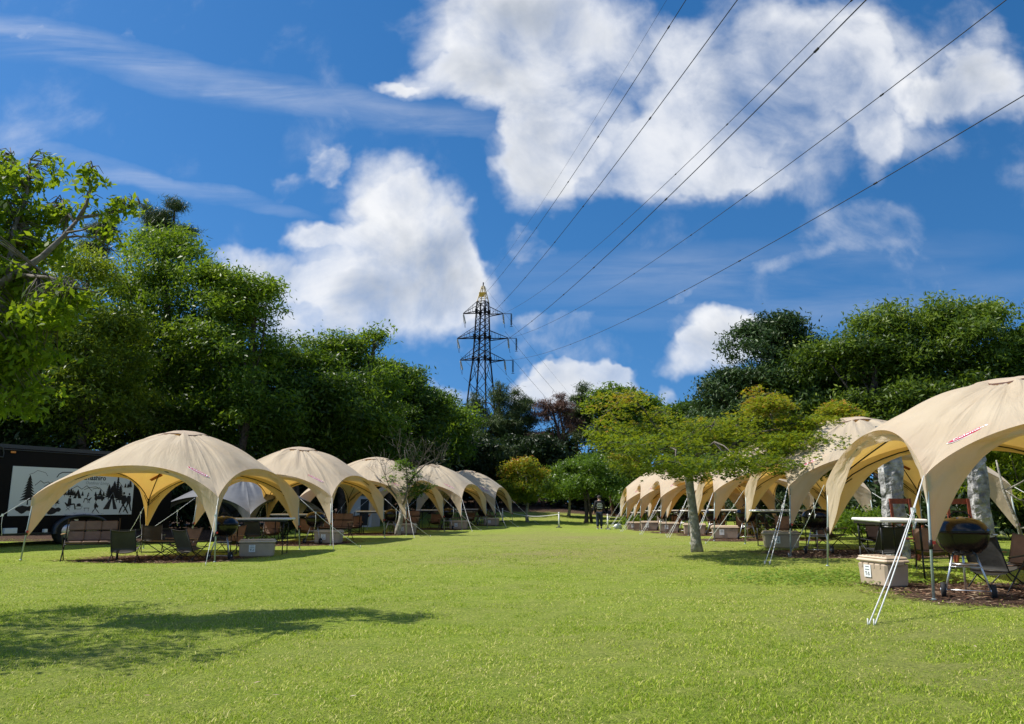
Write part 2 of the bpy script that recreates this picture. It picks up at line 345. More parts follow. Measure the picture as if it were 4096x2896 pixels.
# ---------------------------------------------------------------- ground
def soil_mask(x,y):
    m=np.zeros_like(x)
    for n,(cx,cy,r) in TENTS.items():
        c,s=math.cos(-r),math.sin(-r); dx=x-cx; dy=y-cy; a=c*dx-s*dy; b=s*dx+c*dy
        oy=-1.2 if n[0]=='L' else -1.5; ox=.5 if n[0]=='L' else -.7
        m=np.maximum(m,np.exp(-(((a-ox)/1.9)**4+((b-oy)/1.35)**4)))
    return m
def build_ground():
    ys=np.concatenate([np.linspace(-60,-4,12),np.arange(-3,14,.18),np.arange(14,50,.3),np.linspace(50,90,50),np.linspace(100,1500,14)])
    xs=np.concatenate([np.linspace(-900,-45,10),np.linspace(-40,-14.5,30),np.arange(-14,14,.2),np.linspace(14.5,40,30),np.linspace(45,900,10)])
    X,Y=np.meshgrid(xs,ys); Z=G(X,Y)
    nx,ny=len(xs),len(ys)
    near=(np.abs(X)<16)&(Y>2)&(Y<55)
    rr=np.random.default_rng(3).normal(size=X.shape)*.006
    Z=Z+rr*near
    V=np.stack([X.ravel(),Y.ravel(),Z.ravel()],1)
    i=np.arange(nx-1)[None]+np.arange(ny-1)[:,None]*nx
    Fq=np.stack([i,i+1,i+1+nx,i+nx],-1).reshape(-1,4)
    m=bpy.data.materials.new('lawn'); m.use_nodes=True; nt=m.node_tree; N=nt.nodes; L=nt.links; b=N['Principled BSDF']
    b.inputs['Roughness'].default_value=.9; b.inputs['Specular IOR Level'].default_value=.15
    tc=N.new('ShaderNodeTexCoord')
    def nz(sc,det,ro=.6,vec=None):
        n=N.new('ShaderNodeTexNoise'); n.inputs['Scale'].default_value=sc; n.inputs['Detail'].default_value=det; n.inputs['Roughness'].default_value=ro
        L.new(vec or tc.outputs['Object'],n.inputs['Vector']); return n.outputs['Fac']
    def ramp(f,st):
        r=N.new('ShaderNodeValToRGB'); e=r.color_ramp.elements
        while len(e)<len(st): e.new(.5)
        for k,(p,c) in enumerate(st): e[k].position=p; e[k].color=(*c,1)
        L.new(f,r.inputs[0]); return r.outputs[0]
    def mix(f,a,c):
        n=N.new('ShaderNodeMix'); n.data_type='RGBA'
        if isinstance(f,float): n.inputs[0].default_value=f
        else: L.new(f,n.inputs[0])
        L.new(a,n.inputs[6]); 
        if isinstance(c,tuple): n.inputs[7].default_value=(*c,1)
        else: L.new(c,n.inputs[7])
        return n.outputs[2]
    fine=ramp(nz(38,6,.75),[(.30,(.05,.065,.014)),(.43,(.14,.22,.020)),(.56,(.29,.40,.038)),(.74,(.54,.49,.17))])
    mid=ramp(nz(3.5,7,.65),[(.36,(.19,.25,.02)),(.62,(.46,.44,.11))])
    c=mix(.28,fine,mid)
    big=ramp(nz(.45,4),[(.42,(0,0,0)),(.66,(1,1,1))])
    at_=N.new('ShaderNodeAttribute'); at_.attribute_name='dry'
    ad=N.new('ShaderNodeMath'); ad.operation='MULTIPLY_ADD'; L.new(big,ad.inputs[0]); ad.inputs[1].default_value=.3; L.new(at_.outputs['Fac'],ad.inputs[2])
    straw=ramp(nz(20,5,.7),[(.35,(.14,.12,.05)),(.6,(.38,.32,.14))])
    c=mix(ad.outputs[0],c,straw)
    so_=N.new('ShaderNodeAttribute'); so_.attribute_name='soil'
    dirt=ramp(nz(14,6,.75),[(.35,(.035,.018,.012)),(.55,(.10,.06,.04)),(.72,(.24,.17,.10))])
    sf=N.new('ShaderNodeMath'); sf.operation='MULTIPLY_ADD'; sf.use_clamp=True; L.new(nz(3,5),sf.inputs[0]); sf.inputs[1].default_value=1.1
    s2=N.new('ShaderNodeMath'); s2.operation='MULTIPLY_ADD'; L.new(so_.outputs['Fac'],s2.inputs[0]); s2.inputs[1].default_value=2.4; s2.inputs[2].default_value=-1.45
    L.new(s2.outputs[0],sf.inputs[2])
    gt=N.new('ShaderNodeMath'); gt.operation='MULTIPLY'; gt.use_clamp=True; L.new(sf.outputs[0],gt.inputs[0]); gt.inputs[1].default_value=2
    c=mix(gt.outputs[0],c,dirt)
    L.new(c,b.inputs['Base Color'])
    bp=N.new('ShaderNodeBump'); bp.inputs['Strength'].default_value=1; bp.inputs['Distance'].default_value=.035
    L.new(nz(30,6,.8),bp.inputs['Height']); L.new(bp.outputs[0],b.inputs['Normal'])
    me=npmesh('ground',V,Fq,[m],smooth=True)
    x,y=X.ravel(),Y.ravel()
    so2=soil_mask(x,y)
    bankd=sm(49,55,y)*sm(20,10,np.abs(x))*.72
    so2=np.maximum(so2,bankd)
    so2=np.maximum(so2,sm(21,25,y)*sm(-9.5,-12,x)*.8)
    dry=.75*np.exp(-((y-17)/2.8)**2-((x-1.5)/4)**2)+.8*np.exp(-((y-25)/5.)**2-((x-1.5)/4.2)**2)+.25*np.exp(-((y-6)/4)**2)*sm(-1,3,x)+.35*sm(44,50,y)
    for k,d in(('soil',so2),('dry',np.clip(dry,0,.9)*.62)):
        a=me.attributes.new(k,'FLOAT','POINT'); a.data.foreach_set('value',d.astype(np.float32))
    o=bpy.data.objects.new('ground',me); COL.objects.link(o); o['kind']='structure'
build_ground()
# ---------------------------------------------------------------- grass blades
def ribbon(P,D,W,Hh,bend):
    """blades: base P, side dir W, height vec Hh, bend vec: 2 quads-> here one quad + tip (5 verts as 4-gon+tri merged to tapered quad)"""
    a=P-W; b=P+W; c=P+Hh*.6+bend*.35+W*.75; d=P+Hh*.6+bend*.35-W*.75; e=P+Hh+bend
    return a,b,c,d,e
def build_grass():
    N1=470000
    r=np.random.default_rng(11)
    # density falling with distance
    t=r.random(N1); y=(3.5**.25+(t)*(25**.25-3.5**.25))**(1/.25)
    x=(r.random(N1)*2-1)*(y*.70+.4)
    s=soil_mask(x,y); keep=(r.random(N1)>np.clip(s*1.6-.25,0,.97)); x=x[keep]; y=y[keep]; n=len(x)
    # patchiness
    pn=np.sin(x*1.9+np.sin(y*2.3)*1.4)*np.sin(y*2.7+np.sin(x*1.3)*1.7)+.6*np.sin(x*6.1+2*np.sin(y*5.2))*np.sin(y*7.3+np.sin(x*4.7)*2)
    keep=r.random(n)<np.clip(.72+pn*.22,.25,1); x=x[keep]; y=y[keep]; pn=pn[keep]; n=len(x)
    z=G(x,y)
    h=(.012+.013*r.random(n)**1.3)*(1+.22*pn)*(1-.5*sm(12,25,y)); h=h*np.where(r.random(n)<.02,1.8,1)
    w=(.0011+.0011*r.random(n))*(1+y/8.)
    an=r.random(n)*2*PI; ta=r.random(n)*2*PI; tl=h*(.3+1.5*r.random(n))
    P=np.stack([x,y,z-.003],1); Wd=np.stack([np.cos(an)*w,np.sin(an)*w,np.zeros(n)],1)
    Hh=np.stack([np.zeros(n),np.zeros(n),h],1); Bd=np.stack([np.cos(ta)*tl,np.sin(ta)*tl,-h*.15],1)
    a,b,c,d,e=ribbon(P,None,Wd,Hh,Bd)
    V=np.stack([a,b,c,d,e],1).reshape(-1,3); i=np.arange(n)*5
    Fa=np.stack([i,i+1,i+2,i+3],1); Fb=np.stack([i+3,i+2,i+4,i+4],1)
    # tip as triangle: build polygons manually
    me=bpy.data.meshes.new('lawn_grass'); me.vertices.add(len(V)); me.vertices.foreach_set('co',V.astype(np.float32).ravel())
    li=np.concatenate([Fa,np.stack([i+3,i+2,i+4],1)],1).ravel()
    me.loops.add(len(li)); me.loops.foreach_set('vertex_index',li.astype(np.int32))
    me.polygons.add(2*n); st=np.stack([np.arange(n)*7,np.arange(n)*7+4],1).ravel(); me.polygons.foreach_set('loop_start',st.astype(np.int32))
    me.polygons.foreach_set('loop_total',np.tile([4,3],n).astype(np.int32)); me.update(calc_edges=True)
    lowf=np.sin(x*.9+1.3*np.sin(y*.7))*np.sin(y*.8+1.1*np.sin(x*.6+1)); tint=np.clip(.5+.22*r.normal(size=n)-.08*pn+.10*lowf+(r.random(n)<.12+.06*lowf)*.45,0,1)
    at_=me.attributes.new('tint','FLOAT','FACE'); at_.data.foreach_set('value',np.repeat(tint,2).astype(np.float32))
    me.materials.append(leafmat('grass_blade',[(0,(.11,.20,.010)),(.30,(.26,.38,.020)),(.62,(.48,.565,.05)),(.88,(.74,.66,.25))],.35,(.38,.52,.04),.6,.25))
    o=bpy.data.objects.new('lawn_grass',me); COL.objects.link(o); tag(o,'short bright green lawn grass covering the whole field','grass',kind='stuff')
    # clover leaves by the right-hand shelters
    r=np.random.default_rng(5); n=5200
    x=3.0+3.9*r.random(n); y=10.2+2.6*r.random(n)
    k=np.exp(-((x-4.8)/1.3)**2-((y-11.2)/.8)**2)>r.random(n)*.7; x=x[k];y=y[k];n=len(x)
    c=np.stack([x,y,G(x,y)+.03+.05*r.random(n)],1); V,Fq=leaf_quads(c,.022+.02*r.random(n),.9,r,up=.7)
    me=npmesh('clover_patch',V,Fq,[leafmat('clover_leaf',[(0,(.10,.20,.015)),(1,(.26,.36,.04))],.3,(.2,.34,.03))],r.random(n))
    o=bpy.data.objects.new('clover_patch',me); COL.objects.link(o); tag(o,'bright green clover weeds in the grass left of the beige box','weeds',kind='stuff')
def leaf_quads(C,size,aspect,r,up=.5,droop=0.,out=None):
    """diamond leaves. C centres, size long half-axis"""
    n=len(C); nrm=r.normal(size=(n,3)); nrm/=np.linalg.norm(nrm,axis=1)[:,None]
    nrm=nrm*(1-up)+np.array([0,0,1.])*up
    if out is not None: nrm=nrm+out*.35
    nrm/=np.linalg.norm(nrm,axis=1)[:,None]
    a=r.normal(size=(n,3)); a[:,2]-=droop; a-=nrm*(a*nrm).sum(1)[:,None]; a/=np.linalg.norm(a,axis=1)[:,None]
    b=np.cross(nrm,a); L=np.asarray(size).reshape(-1,1)*np.ones((n,1)); W=L*aspect*.5
    fold=nrm*W*.25
    V=np.stack([C-a*L,C+b*W-a*L*.1+fold,C+a*L,C-b*W-a*L*.1+fold],1).reshape(-1,3)
    return V,np.arange(4*n).reshape(-1,4)
build_grass()
def build_chips():
    r=np.random.default_rng(9); Vs=[];n=0
    X=[];Y=[]
    for nme in TENTS:
        if nme in('L4','L5','R6','R7'): continue
        k=2600 if nme in('R1','L1','L2','R2') else 900
        ox=.5 if nme[0]=='L' else -.7; oy=-1.2 if nme[0]=='L' else -1.5
        a=ox+r.normal(size=k)*1.15; b=oy+r.normal(size=k)*.75
        cx,cy,rr=TENTS[nme]; X.append(cx+math.cos(rr)*a-math.sin(rr)*b); Y.append(cy+math.sin(rr)*a+math.cos(rr)*b)
    x=np.concatenate(X); y=np.concatenate(Y); k=soil_mask(x,y)>.25; x=x[k];y=y[k]; n=len(x)
    C=np.stack([x,y,G(x,y)+.012+.012*r.random(n)],1)
    V,Fq=leaf_quads(C,.025+.04*r.random(n),.5,r,up=.9)
    me=npmesh('wood_chips',V,Fq,[leafmat('bark_chip',[(0,(.05,.025,.015)),(.5,(.17,.09,.055)),(.85,(.36,.24,.15)),(1,(.6,.48,.33))],.0,(.2,.1,.05),.9,.1)],r.random(n))
    o=bpy.data.objects.new('wood_chips',me); COL.objects.link(o); tag(o,'reddish brown bark chips strewn under the shelters','bark mulch',kind='stuff')
build_chips()
# ---------------------------------------------------------------- shelters
HUB,PK,TOP=1.30,1.985,2.86; HS=2.1
def zB(s): return HUB+(PK-HUB)*(1-abs(s)**2.1)**.85
def sq(phi):   # unit square boundary point, s in [-1,1] along the side
    q=int((phi+PI/4)//(PI/2))%4; t=((phi+PI/4)%(PI/2))/(PI/2)*2-1
    return q,t
def sidept(q,s,k=1.):
    bow=.15*(1-s*s)
    a,b=(k*(HS-bow),s*HS*k)
    c,sn=[(1,0),(0,1),(-1,0),(0,-1)][q]
    return a*c-b*sn, a*sn+b*c
def roofz(r,s):
    d=r**1.55; m=r**1.95; w=(1-abs(s)**2.2)**(1+.9*(1-r))
    p=d*(1-w)+m*w
    zb=HUB+(PK-HUB)*(1-abs(s)**2.1)**(.85+1.1*(1-r**2))
    return TOP-(TOP-zb)*p
def roof_at(a,b):
    m=max(abs(a),abs(b),1e-6); s=min(abs(a),abs(b))/m
    r=min(1,m/(HS-.15*(1-s*s))); return roofz(r,s)
def innerz(s,drop=.16): return .50+(PK-drop-.50)*(max(0,1-abs(s)**3.7))**1.15
def make_canopy(name,parent,seed,clothm='cloth'):
    NR,NS=24,34; V=[];F_=[];A=[]
    def nz(p,q,sc=1): return mn.noise(Vector((p,q,seed*7.3)))*sc
    idx={}
    for q in range(4):
        for j in range(NS+1):
            s=-1+2*j/NS
            # cosine spacing near corners
            s=math.sin(s*PI/2)*.6+s*.4
            for i in range(NR+1):
                r=i/NR; x,y=sidept(q,s,r if r>0 else 0)
                z=roofz(r,s)
                ph=q*10+s*4.0
                edge=1-abs(s)**6
                z+=(nz(ph*1.3,r*1.4)*.08+nz(ph*3.6,r*1.7+9)*.045+abs(nz(ph*6.5,r*1.6+19))*.012)*math.sin(min(1,r*1.1)*PI)**.8*edge
                z-=.03*math.sin(PI*r)*(1-abs(s))*.6
                idx[q,j,i]=len(V); V.append((x,y,z)); A.append((ph*1.3,r*2.0,seed*3.1))
        for j in range(NS):
            for i in range(NR):
                F_.append([idx[q,j,i],idx[q,j,i+1],idx[q,j+1,i+1],idx[q,j+1,i]])
        # visor and corner panels
        NV=5; vid={}
        for j in range(NS+1):
            s=-1+2*j/NS; s=math.sin(s*PI/2)*.6+s*.4
            zo=zB(s); zi=innerz(s)
            x0,y0=sidept(q,s,1.)
            for k in range(NV+1):
                t=k/NV; z=zo+(zi-zo)*t
                nrm=[(1,0),(0,1),(-1,0),(0,-1)][q]
                off=-.11*t*(1-abs(s)**8)
                wr=(nz(q*10+s*7,t*1.2+5)*.06+nz(q*10+s*13,t*1.5+15)*.035)*math.sin(PI*t*.8)*(1-abs(s)**10)
                off+=wr
                x=x0+nrm[0]*off; y=y0+nrm[1]*off
                if abs(s)>.999: x=x0*(1+.0*t); y=y0
                vid[j,k]=len(V); V.append((x,y,z)); A.append((q*10+s*5,t*1.6,seed*2.))
        for j in range(NS):
            for k in range(NV):
                F_.append([vid[j,k],vid[j,k+1],vid[j+1,k+1],vid[j+1,k]])
    me=bpy.data.meshes.new('canopy'); me.from_pydata(V,[],F_); me.materials.append(M[clothm])
    me.polygons.foreach_set('use_smooth',[True]*len(F_))
    at_=me.attributes.new('pr','FLOAT_VECTOR','POINT'); at_.data.foreach_set('vector',np.array(A,dtype=np.float32).ravel())
    me.update()
    o=bpy.data.objects.new('canopy',me); COL.objects.link(o); o.parent=parent
    return o
CORN=[(-1,-1),(1,-1),(-1,1),(1,1)]
def logo_mesh(parent,corner):
    # emblem near a corner on the camera-facing roof panel, draped on the cloth
    q=3; cx=corner[0]
    mb=MB()
    def drape(u,v,lift):
        # u along side, v up the slope; centre close to the corner
        a=cx*1.42+u; b=-1.72+v*.75
        z=roof_at(a,b)+lift; return (a,b-.01,z)
    def plate(hw,hh,lift,m):
        n=14; top=[];bot=[]
        for i in range(n+1):
            t=-1+2*i/n; e=hh*(1-abs(t)**3.2)**.9
            top.append(drape(t*hw,e,lift)); bot.append(drape(t*hw,-e,lift))
        mb.add(bot+top,[[i,i+1,n+2+i,n+1+i] for i in range(n)],m,False)
    plate(.27,.060,.012,1); plate(.255,.047,.017,0)
    vs,fs=text_verts('Coleman',.095,True,.25)
    mb.add([drape(x*1.05-.02,y*.95,.022) for x,y,z in vs],fs,1)
    # small lamp mark after the word
    mb.add([drape(.195+dx,dy,.022) for dx,dy in((-.01,-.025),(.012,-.025),(.018,0),(.008,.028),(-.006,.028),(-.016,0))],[[0,1,2,3,4,5]],1)
    return mb.build('logo',['logo','logow'],parent)
def make_tent(n,label,seed,group,grey=False,scale=None):
    global TOP
    TOP=2.66 if n=='R1' else 2.86
    x,y,r=TENTS[n]; gz=g1(x,y)
    root=empty('dome_shelter',(x,y,gz),r,label,'shelter',group)
    make_canopy(n,root,seed)
    # vent cap
    mb=MB(); NN=20
    rings=[(0,.045),(.3,.04),(.5,.03),(.56,.015)]
    vs=[(0,0,TOP+.05)]; fs=[]
    for k,(rr,l) in enumerate(rings[1:]):
        for j in range(NN):
            t=2*PI*j/NN; a,b=rr*math.cos(t),rr*math.sin(t); vs.append((a,b,roof_at(a,b)+l))
    for j in range(NN): fs.append([0,1+j,1+(j+1)%NN])
    for k in range(2):
        for j in range(NN): fs.append([1+k*NN+j,1+(k+1)*NN+j,1+(k+1)*NN+(j+1)%NN,1+k*NN+(j+1)%NN])
    mb.add(vs,fs,0,True)
    v2=[];f2=[]
    for j in range(NN):
        t=2*PI*j/NN; a,b=.565*math.cos(t),.565*math.sin(t); v2.append((a,b,roof_at(a,b)+.018)); v2.append((a*1.018,b*1.018,roof_at(a,b)-.004))
    for j in range(NN): f2.append([2*j,2*j+1,2*((j+1)%NN)+1,2*((j+1)%NN)])
    mb.add(v2,f2,1,True)
    mb.build('vent_cap',['cloth','redseam'],root)
    # poles under the cloth: four arches and the crossing diagonals
    mb=MB()
    for q in range(4):
        pts=[]
        for j in range(17):
            s=-1+j/8; px,py=sidept(q,s*.975,.955); pts.append((px,py,zB(s)-.05))
        mb.tube(pts,.011,5)
    for dx,dy in((1,1),(1,-1)):
        pts=[]
        for j in range(25):
            t=-1+j/12; pts.append((dx*t*HS*.96,dy*t*HS*.96,roofz(min(1,abs(t)*.97),1)-.04))
        mb.tube(pts,.013,5)
    mb.build('arch_frame',['frame'],root)
    for ci,(sx,sy) in enumerate(CORN):
        # corner bracket: dark bars
        bx,by=sx*(HS-.03),sy*(HS-.03)
        mb=MB(); mb.tube([(bx,by,HUB+.02),(bx,by,HUB-.16)],.024,6)
        bx2,by2=bx-sx*.10,by-sy*.10; mb.tube([(bx,by,HUB-.15),(bx2-sx*.26,by2,HUB+.10)],.008,4); mb.tube([(bx,by,HUB-.15),(bx2,by2-sy*.26,HUB+.10)],.008,4)
        mb.build('corner_bracket',['frame'],root)
        fx,fy=sx*HS+sx*.05,sy*HS+sy*.05
        gg=g1(*tw(n,fx,fy))-gz
        mb=MB(); mb.tube([(bx,by,HUB),(bx+(fx-bx)*.5,by+(fy-by)*.5,(HUB+gg)/2),(fx,fy,gg-.02)],.0155,8)
        mb.lathe([(0,0),(.03,0),(.03,.012),(.016,.02)],10,(fx,fy,gg+.001))
        leg=mb.build('leg',['pole'],root)
        mb=MB(); t=.56; zc=gg+(HUB-gg)*(1-t); px,py=bx+(fx-bx)*t,by+(fy-by)*t
        mb.tube([(px,py,zc-.05),(px,py,zc+.05)],.024,8); mb.box((px+.03,py-.01,zc+.02),(.03,.02,.035),1)
        mb.build('leg_clamp',['black','red'],leg)
        # guy ropes
        gd={('L',0):[(-1.5,-1.0)],('L',1):[(.55,-2.0)],('L',2):[(-1.3,1.4)],('L',3):[(1.5,.5)],
            ('R',0):[(-1.0,-1.7),(-1.06,-1.62)],('R',1):[(1.5,-1.5)],('R',2):[(-.9,.5)],('R',3):[(1.5,1.5)]}[n[0],ci]
        if n=='L1' and ci==1: gd=[(.22,-1.0)]
        if n=='R1' and ci==0: gd=[(-1.50,-1.78),(-1.54,-1.75)]
        if n=='R1' and ci==2: gd=[(.1,2.2)]
        for dx,dy in gd:
            c,s=math.cos(-r),math.sin(-r); lx,ly=c*dx-s*dy,s*dx+c*dy
            ex,ey=bx+lx,by+ly; eg=g1(*tw(n,ex,ey))-gz
            k=.02*rnd.random(); 
            pts=[(bx+sx*.05+(ex-bx)*t,by+sy*.05+(ey-by)*t,(HUB-.0)+(eg-HUB)*t-.05*math.sin(PI*t)) for t in(0,.25,.5,.75,1)]
            mb=MB(); mb.tube(pts,[.0052,.0052,.0065,.0065,.0065] if n[0]=='R' else [.005,.005,.006,.006,.006],5)
            p=Vector(pts[1]); mb.box(p,(.03,.03,.05))
            if n in('L1','L2','L3') or (n=='R1'): mb.tube([p,p+Vector((.01*sx,.01,-.2)),p+Vector((-.02*sx,.02,-.42 if n[0]=='L' else -.12))],.005,4)
            mb.tube([(ex+sx*.05,ey+sy*.05,eg+.06),(ex+sx*.05,ey+sy*.05+.01,eg-.02)],.007,5)
            mb.build('guy_rope',['rope'],root)
    # printed label inside the far outer corner, seen from below
    mb=MB(); cx_=-1.55 if n[0]=='L' else 1.55
    vs=[]
    for a,b in((-.2,-.03),(.2,-.03),(.2,.03),(-.2,.03)):
        X=cx_+a*.75+ (0); Y=1.5+b*1.6+(.0); vs.append((X,Y,roof_at(X,Y)-.03))
    mb.add(vs,[[0,1,2,3]]); mb.build('inside_label',['tag'],root)
    logo_mesh(root,(1,) if n[0]=='L' else (-1,))
    if n=='R1': root.scale=(1.02,1.02,1.04)
    return root
gL='tan dome shelters in the left row'; gR='tan dome shelters in the right row'
TL={'L1':'tan dome shelter nearest in the left row, beside the black trailer','L2':'second tan dome shelter of the left row, between trailer shelter and bare tree',
'L3':'third tan dome shelter of the left row, behind the nearly bare tree','L4':'fourth tan dome shelter of the left row, shadow dappled top',
'L5':'farthest and smallest-looking tan dome shelter of the left row','R1':'largest tan dome shelter cut by the right edge with a red emblem',
'R2':'second tan dome shelter of the right row, partly behind the maple leaves','R3':'third tan dome shelter of the right row, just right of the maple trunk',
'R4':'fourth tan dome shelter of the right row, crossed by the maple trunk','R5':'fifth tan dome shelter of the right row, just left of the maple trunk',
'R6':'sixth tan dome shelter of the right row, second from its far end','R7':'farthest tan dome shelter of the right row, nearest the walking person'}
for i,n in enumerate(TENTS): make_tent(n,TL[n],i+1,gL if n[0]=='L' else gR)
# silver-grey shelter behind the left row
TENTS['GT']=(-9.7,28.0,-.35)
TOP=2.86; gx,gy,gr=TENTS['GT']; root=empty('dome_shelter',(gx,gy,g1(gx,gy)),gr,'silver grey dome shelter behind the left row of tan shelters','shelter')
c=make_canopy('GT',root,33,'greyfab'); c.scale=(1,1,.86)
for sx,sy in CORN:
    mb=MB(); mb.tube([(sx*2.07,sy*2.07,HUB*.86),(sx*2.15,sy*2.15,-.05)],.016,6); mb.build('leg',['pole'],root)
mb=MB()
for q in range(4): mb.tube([(*sidept(q,-1+j/6,.985),zB(-1+j/6)*.86-.03) for j in range(13)],.011,4)
mb.build('arch_frame',['frame'],root)
exec_order.append('tents')
# ---------------------------------------------------------------- furniture prototypes
def rotx(a): return Matrix.Rotation(a,3,'X')
def kettle():
    r=empty('kettle_grill',(0,0,0),0,'x','grill','kettle grills under the shelters')
    rim=.735
    mb=MB(); prof=[(.02,rim-.275),(.10,rim-.268),(.18,rim-.235),(.24,rim-.175),(.275,rim-.10),(.285,rim-.03),(.288,rim-.006),(.298,rim-.004),(.298,rim+.004),(.27,rim+.004)]
    mb.lathe(prof,28); mb.build('bowl',['enamel'],r)
    mb=MB(); prof=[(.27,rim+.004),(.294,rim+.006),(.292,rim+.018),(.28,rim+.04),(.255,rim+.085),(.21,rim+.125),(.14,rim+.155),(.06,rim+.168),(0,rim+.17)]
    mb.lathe(prof,28); lid=mb.build('lid',['enamel'],r)
    mb=MB(); pts=[(.11*math.cos(t),0,rim+.155+.075*math.sin(t)) for t in np.linspace(0,PI,9)]; mb.tube(pts,.008,6)
    mb.box((0,0,rim+.232),(.16,.028,.02),bev=.008); mb.build('lid_handle',['black'],lid)
    mb=MB(); mb.lathe([(0,.005),(.045,.003),(.045,0)],12,(.0,-.115,rim+.158),rot=rotx(R(25))); mb.build('vent_plate',['alu'],lid)
    for k,a in enumerate((-150,-30,90)):
        t=R(a); mb=MB(); mb.tube([(.13*math.cos(t),.13*math.sin(t),rim-.24),(.27*math.cos(t),.27*math.sin(t),.05 if k<2 else .0)],.0125,8); mb.build('leg',['alu'],r)
    for k,a in enumerate((-150,-30)):
        t=R(a); sx=1 if k else -1; c=(.255*math.cos(t)+sx*.03,.27*math.sin(t),.082)
        mb=MB(); ro=Matrix.Rotation(PI/2,3,'Y'); mb.lathe([(.0,-.022),(.06,-.022),(.062,-.026),(.08,-.022),(.083,0),(.08,.022),(.062,.026),(.06,.022),(0,.022)],20,c,rot=ro); w=mb.build('wheel',['tyre'],r)
        mb=MB(); mb.lathe([(0,-.032),(.02,-.032),(.02,.032),(0,.032)],10,c,rot=ro); mb.build('hub',['alu'],w)
    mb=MB(); mb.tube([(-.24,-.135,.082),(.24,-.135,.082)],.006,6)
    mb.tube([(-.17,-.10,.34),(.17,-.10,.34)],.006,5); mb.tube([(-.17,-.1,.34),(0,.2,.34)],.006,5); mb.tube([(.17,-.1,.34),(0,.2,.34)],.006,5); mb.build('brace',['alu'],r)
    mb=MB(); mb.lathe([(0,.33),(.10,.335),(.165,.375),(.168,.378),(.165,.372)],20); mb.build('ash_pan',['alu'],r)
    mb=MB(); mb.tube([(-.295,0,rim),(-.335,0,rim+.012)],.012,6); mb.tube([(.295,0,rim-.03),(.36,0,rim-.03)],.011,6); mb.build('side_handle',['alu'],r)
    index_kids(r); return r
def ftable(L_=1.5,W_=.62,Hh=.84):
    r=empty('folding_table',(0,0,0),0,'x','table','white folding tables under the shelters')
    mb=MB(); mb.box((0,0,Hh-.0225),(L_,W_,.045),bev=.014); mb.build('tabletop',['tabletop'],r)
    mb=MB(); 
    for s in(-1,1): mb.box((0,s*(W_/2-.03),Hh-.065),(L_-.12,.02,.038))
    mb.build('rail',['frame'],r)
    for sx in(-1,1):
        for sy in(-1,1):
            mb=MB(); x=sx*(L_/2-.16); y=sy*(W_/2-.06)
            mb.tube([(x,y,Hh-.05),(x,y,.42)],.0155,7); mb.tube([(x,y,.45),(x,y,.0)],.012,7); mb.build('leg',['frame'],r)
        mb=MB(); x=sx*(L_/2-.16); mb.tube([(x,-W_/2+.03,.012),(x,W_/2-.03,.012)],.012,6); mb.tube([(x,-W_/2+.06,Hh-.12),(x,W_/2-.06,Hh-.12)],.01,6)
        mb.tube([(x,0,Hh-.12),(x*.35,0,Hh-.055)],.008,6); mb.build('crossbar',['frame'],r)
    index_kids(r); return r
def sbox(code,wide=.80,dp=.46,h=.38,short=False):
    r=empty('storage_box',(0,0,0),0,'x','storage box','beige storage boxes beside the tables')
    mb=MB(); mb.box((0,0,(h-.075)/2),(wide*.90,dp*.90,h-.075),bev=.03,taper=1.06)
    for sx in(-.62,-.2,.2,.62):
        for sy in(-1,1): mb.box((sx*wide*.47,sy*dp*.463,h-.115),(.02,.02,.06))
    mb.build('body',['boxp'],r)
    mb=MB(); mb.box((0,0,h-.052),(wide,dp,.045),bev=.018); mb.box((0,0,h-.016),(wide*.94,dp*.90,.032),bev=.014)
    for k in range(7): mb.box(((k-3)*wide*.125,0,h+.003),(.03,dp*.66,.008))
    mb.build('lid',['boxl'],r)
    for s in(-1,1):
        mb=MB(); mb.box((s*(wide*.5+.004),0,h-.075),(.03,.16,.055),bev=.008); mb.build('latch',['dark' if short else 'boxp'],r)
    mb=MB(); y=-dp*.478; lx=-.12*wide
    lean=rotx(R(-3))
    mb.box((lx,y-.004,h*.50),(.135,.004,.155),0)
    def put(t,sz,zz,m,bold=False):
        vs,fs=text_verts(t,sz,bold); mb.add([(lx+a,y-.0085,zz+b) for a,b,c in vs],fs,m)
    if code: put(code,.062,h*.50-.035,1,True)
    for q,w in((.055,.075),(.018,.085)):
        for k in range(5): mb.box((lx-w/2+w*(k+.5)/5,y-.0075,h*.50+q),(w/6.5,.002,.012),2)
    mb.build('paper_label',['paper','ink','inkgrey'],r)
    index_kids(r); return r
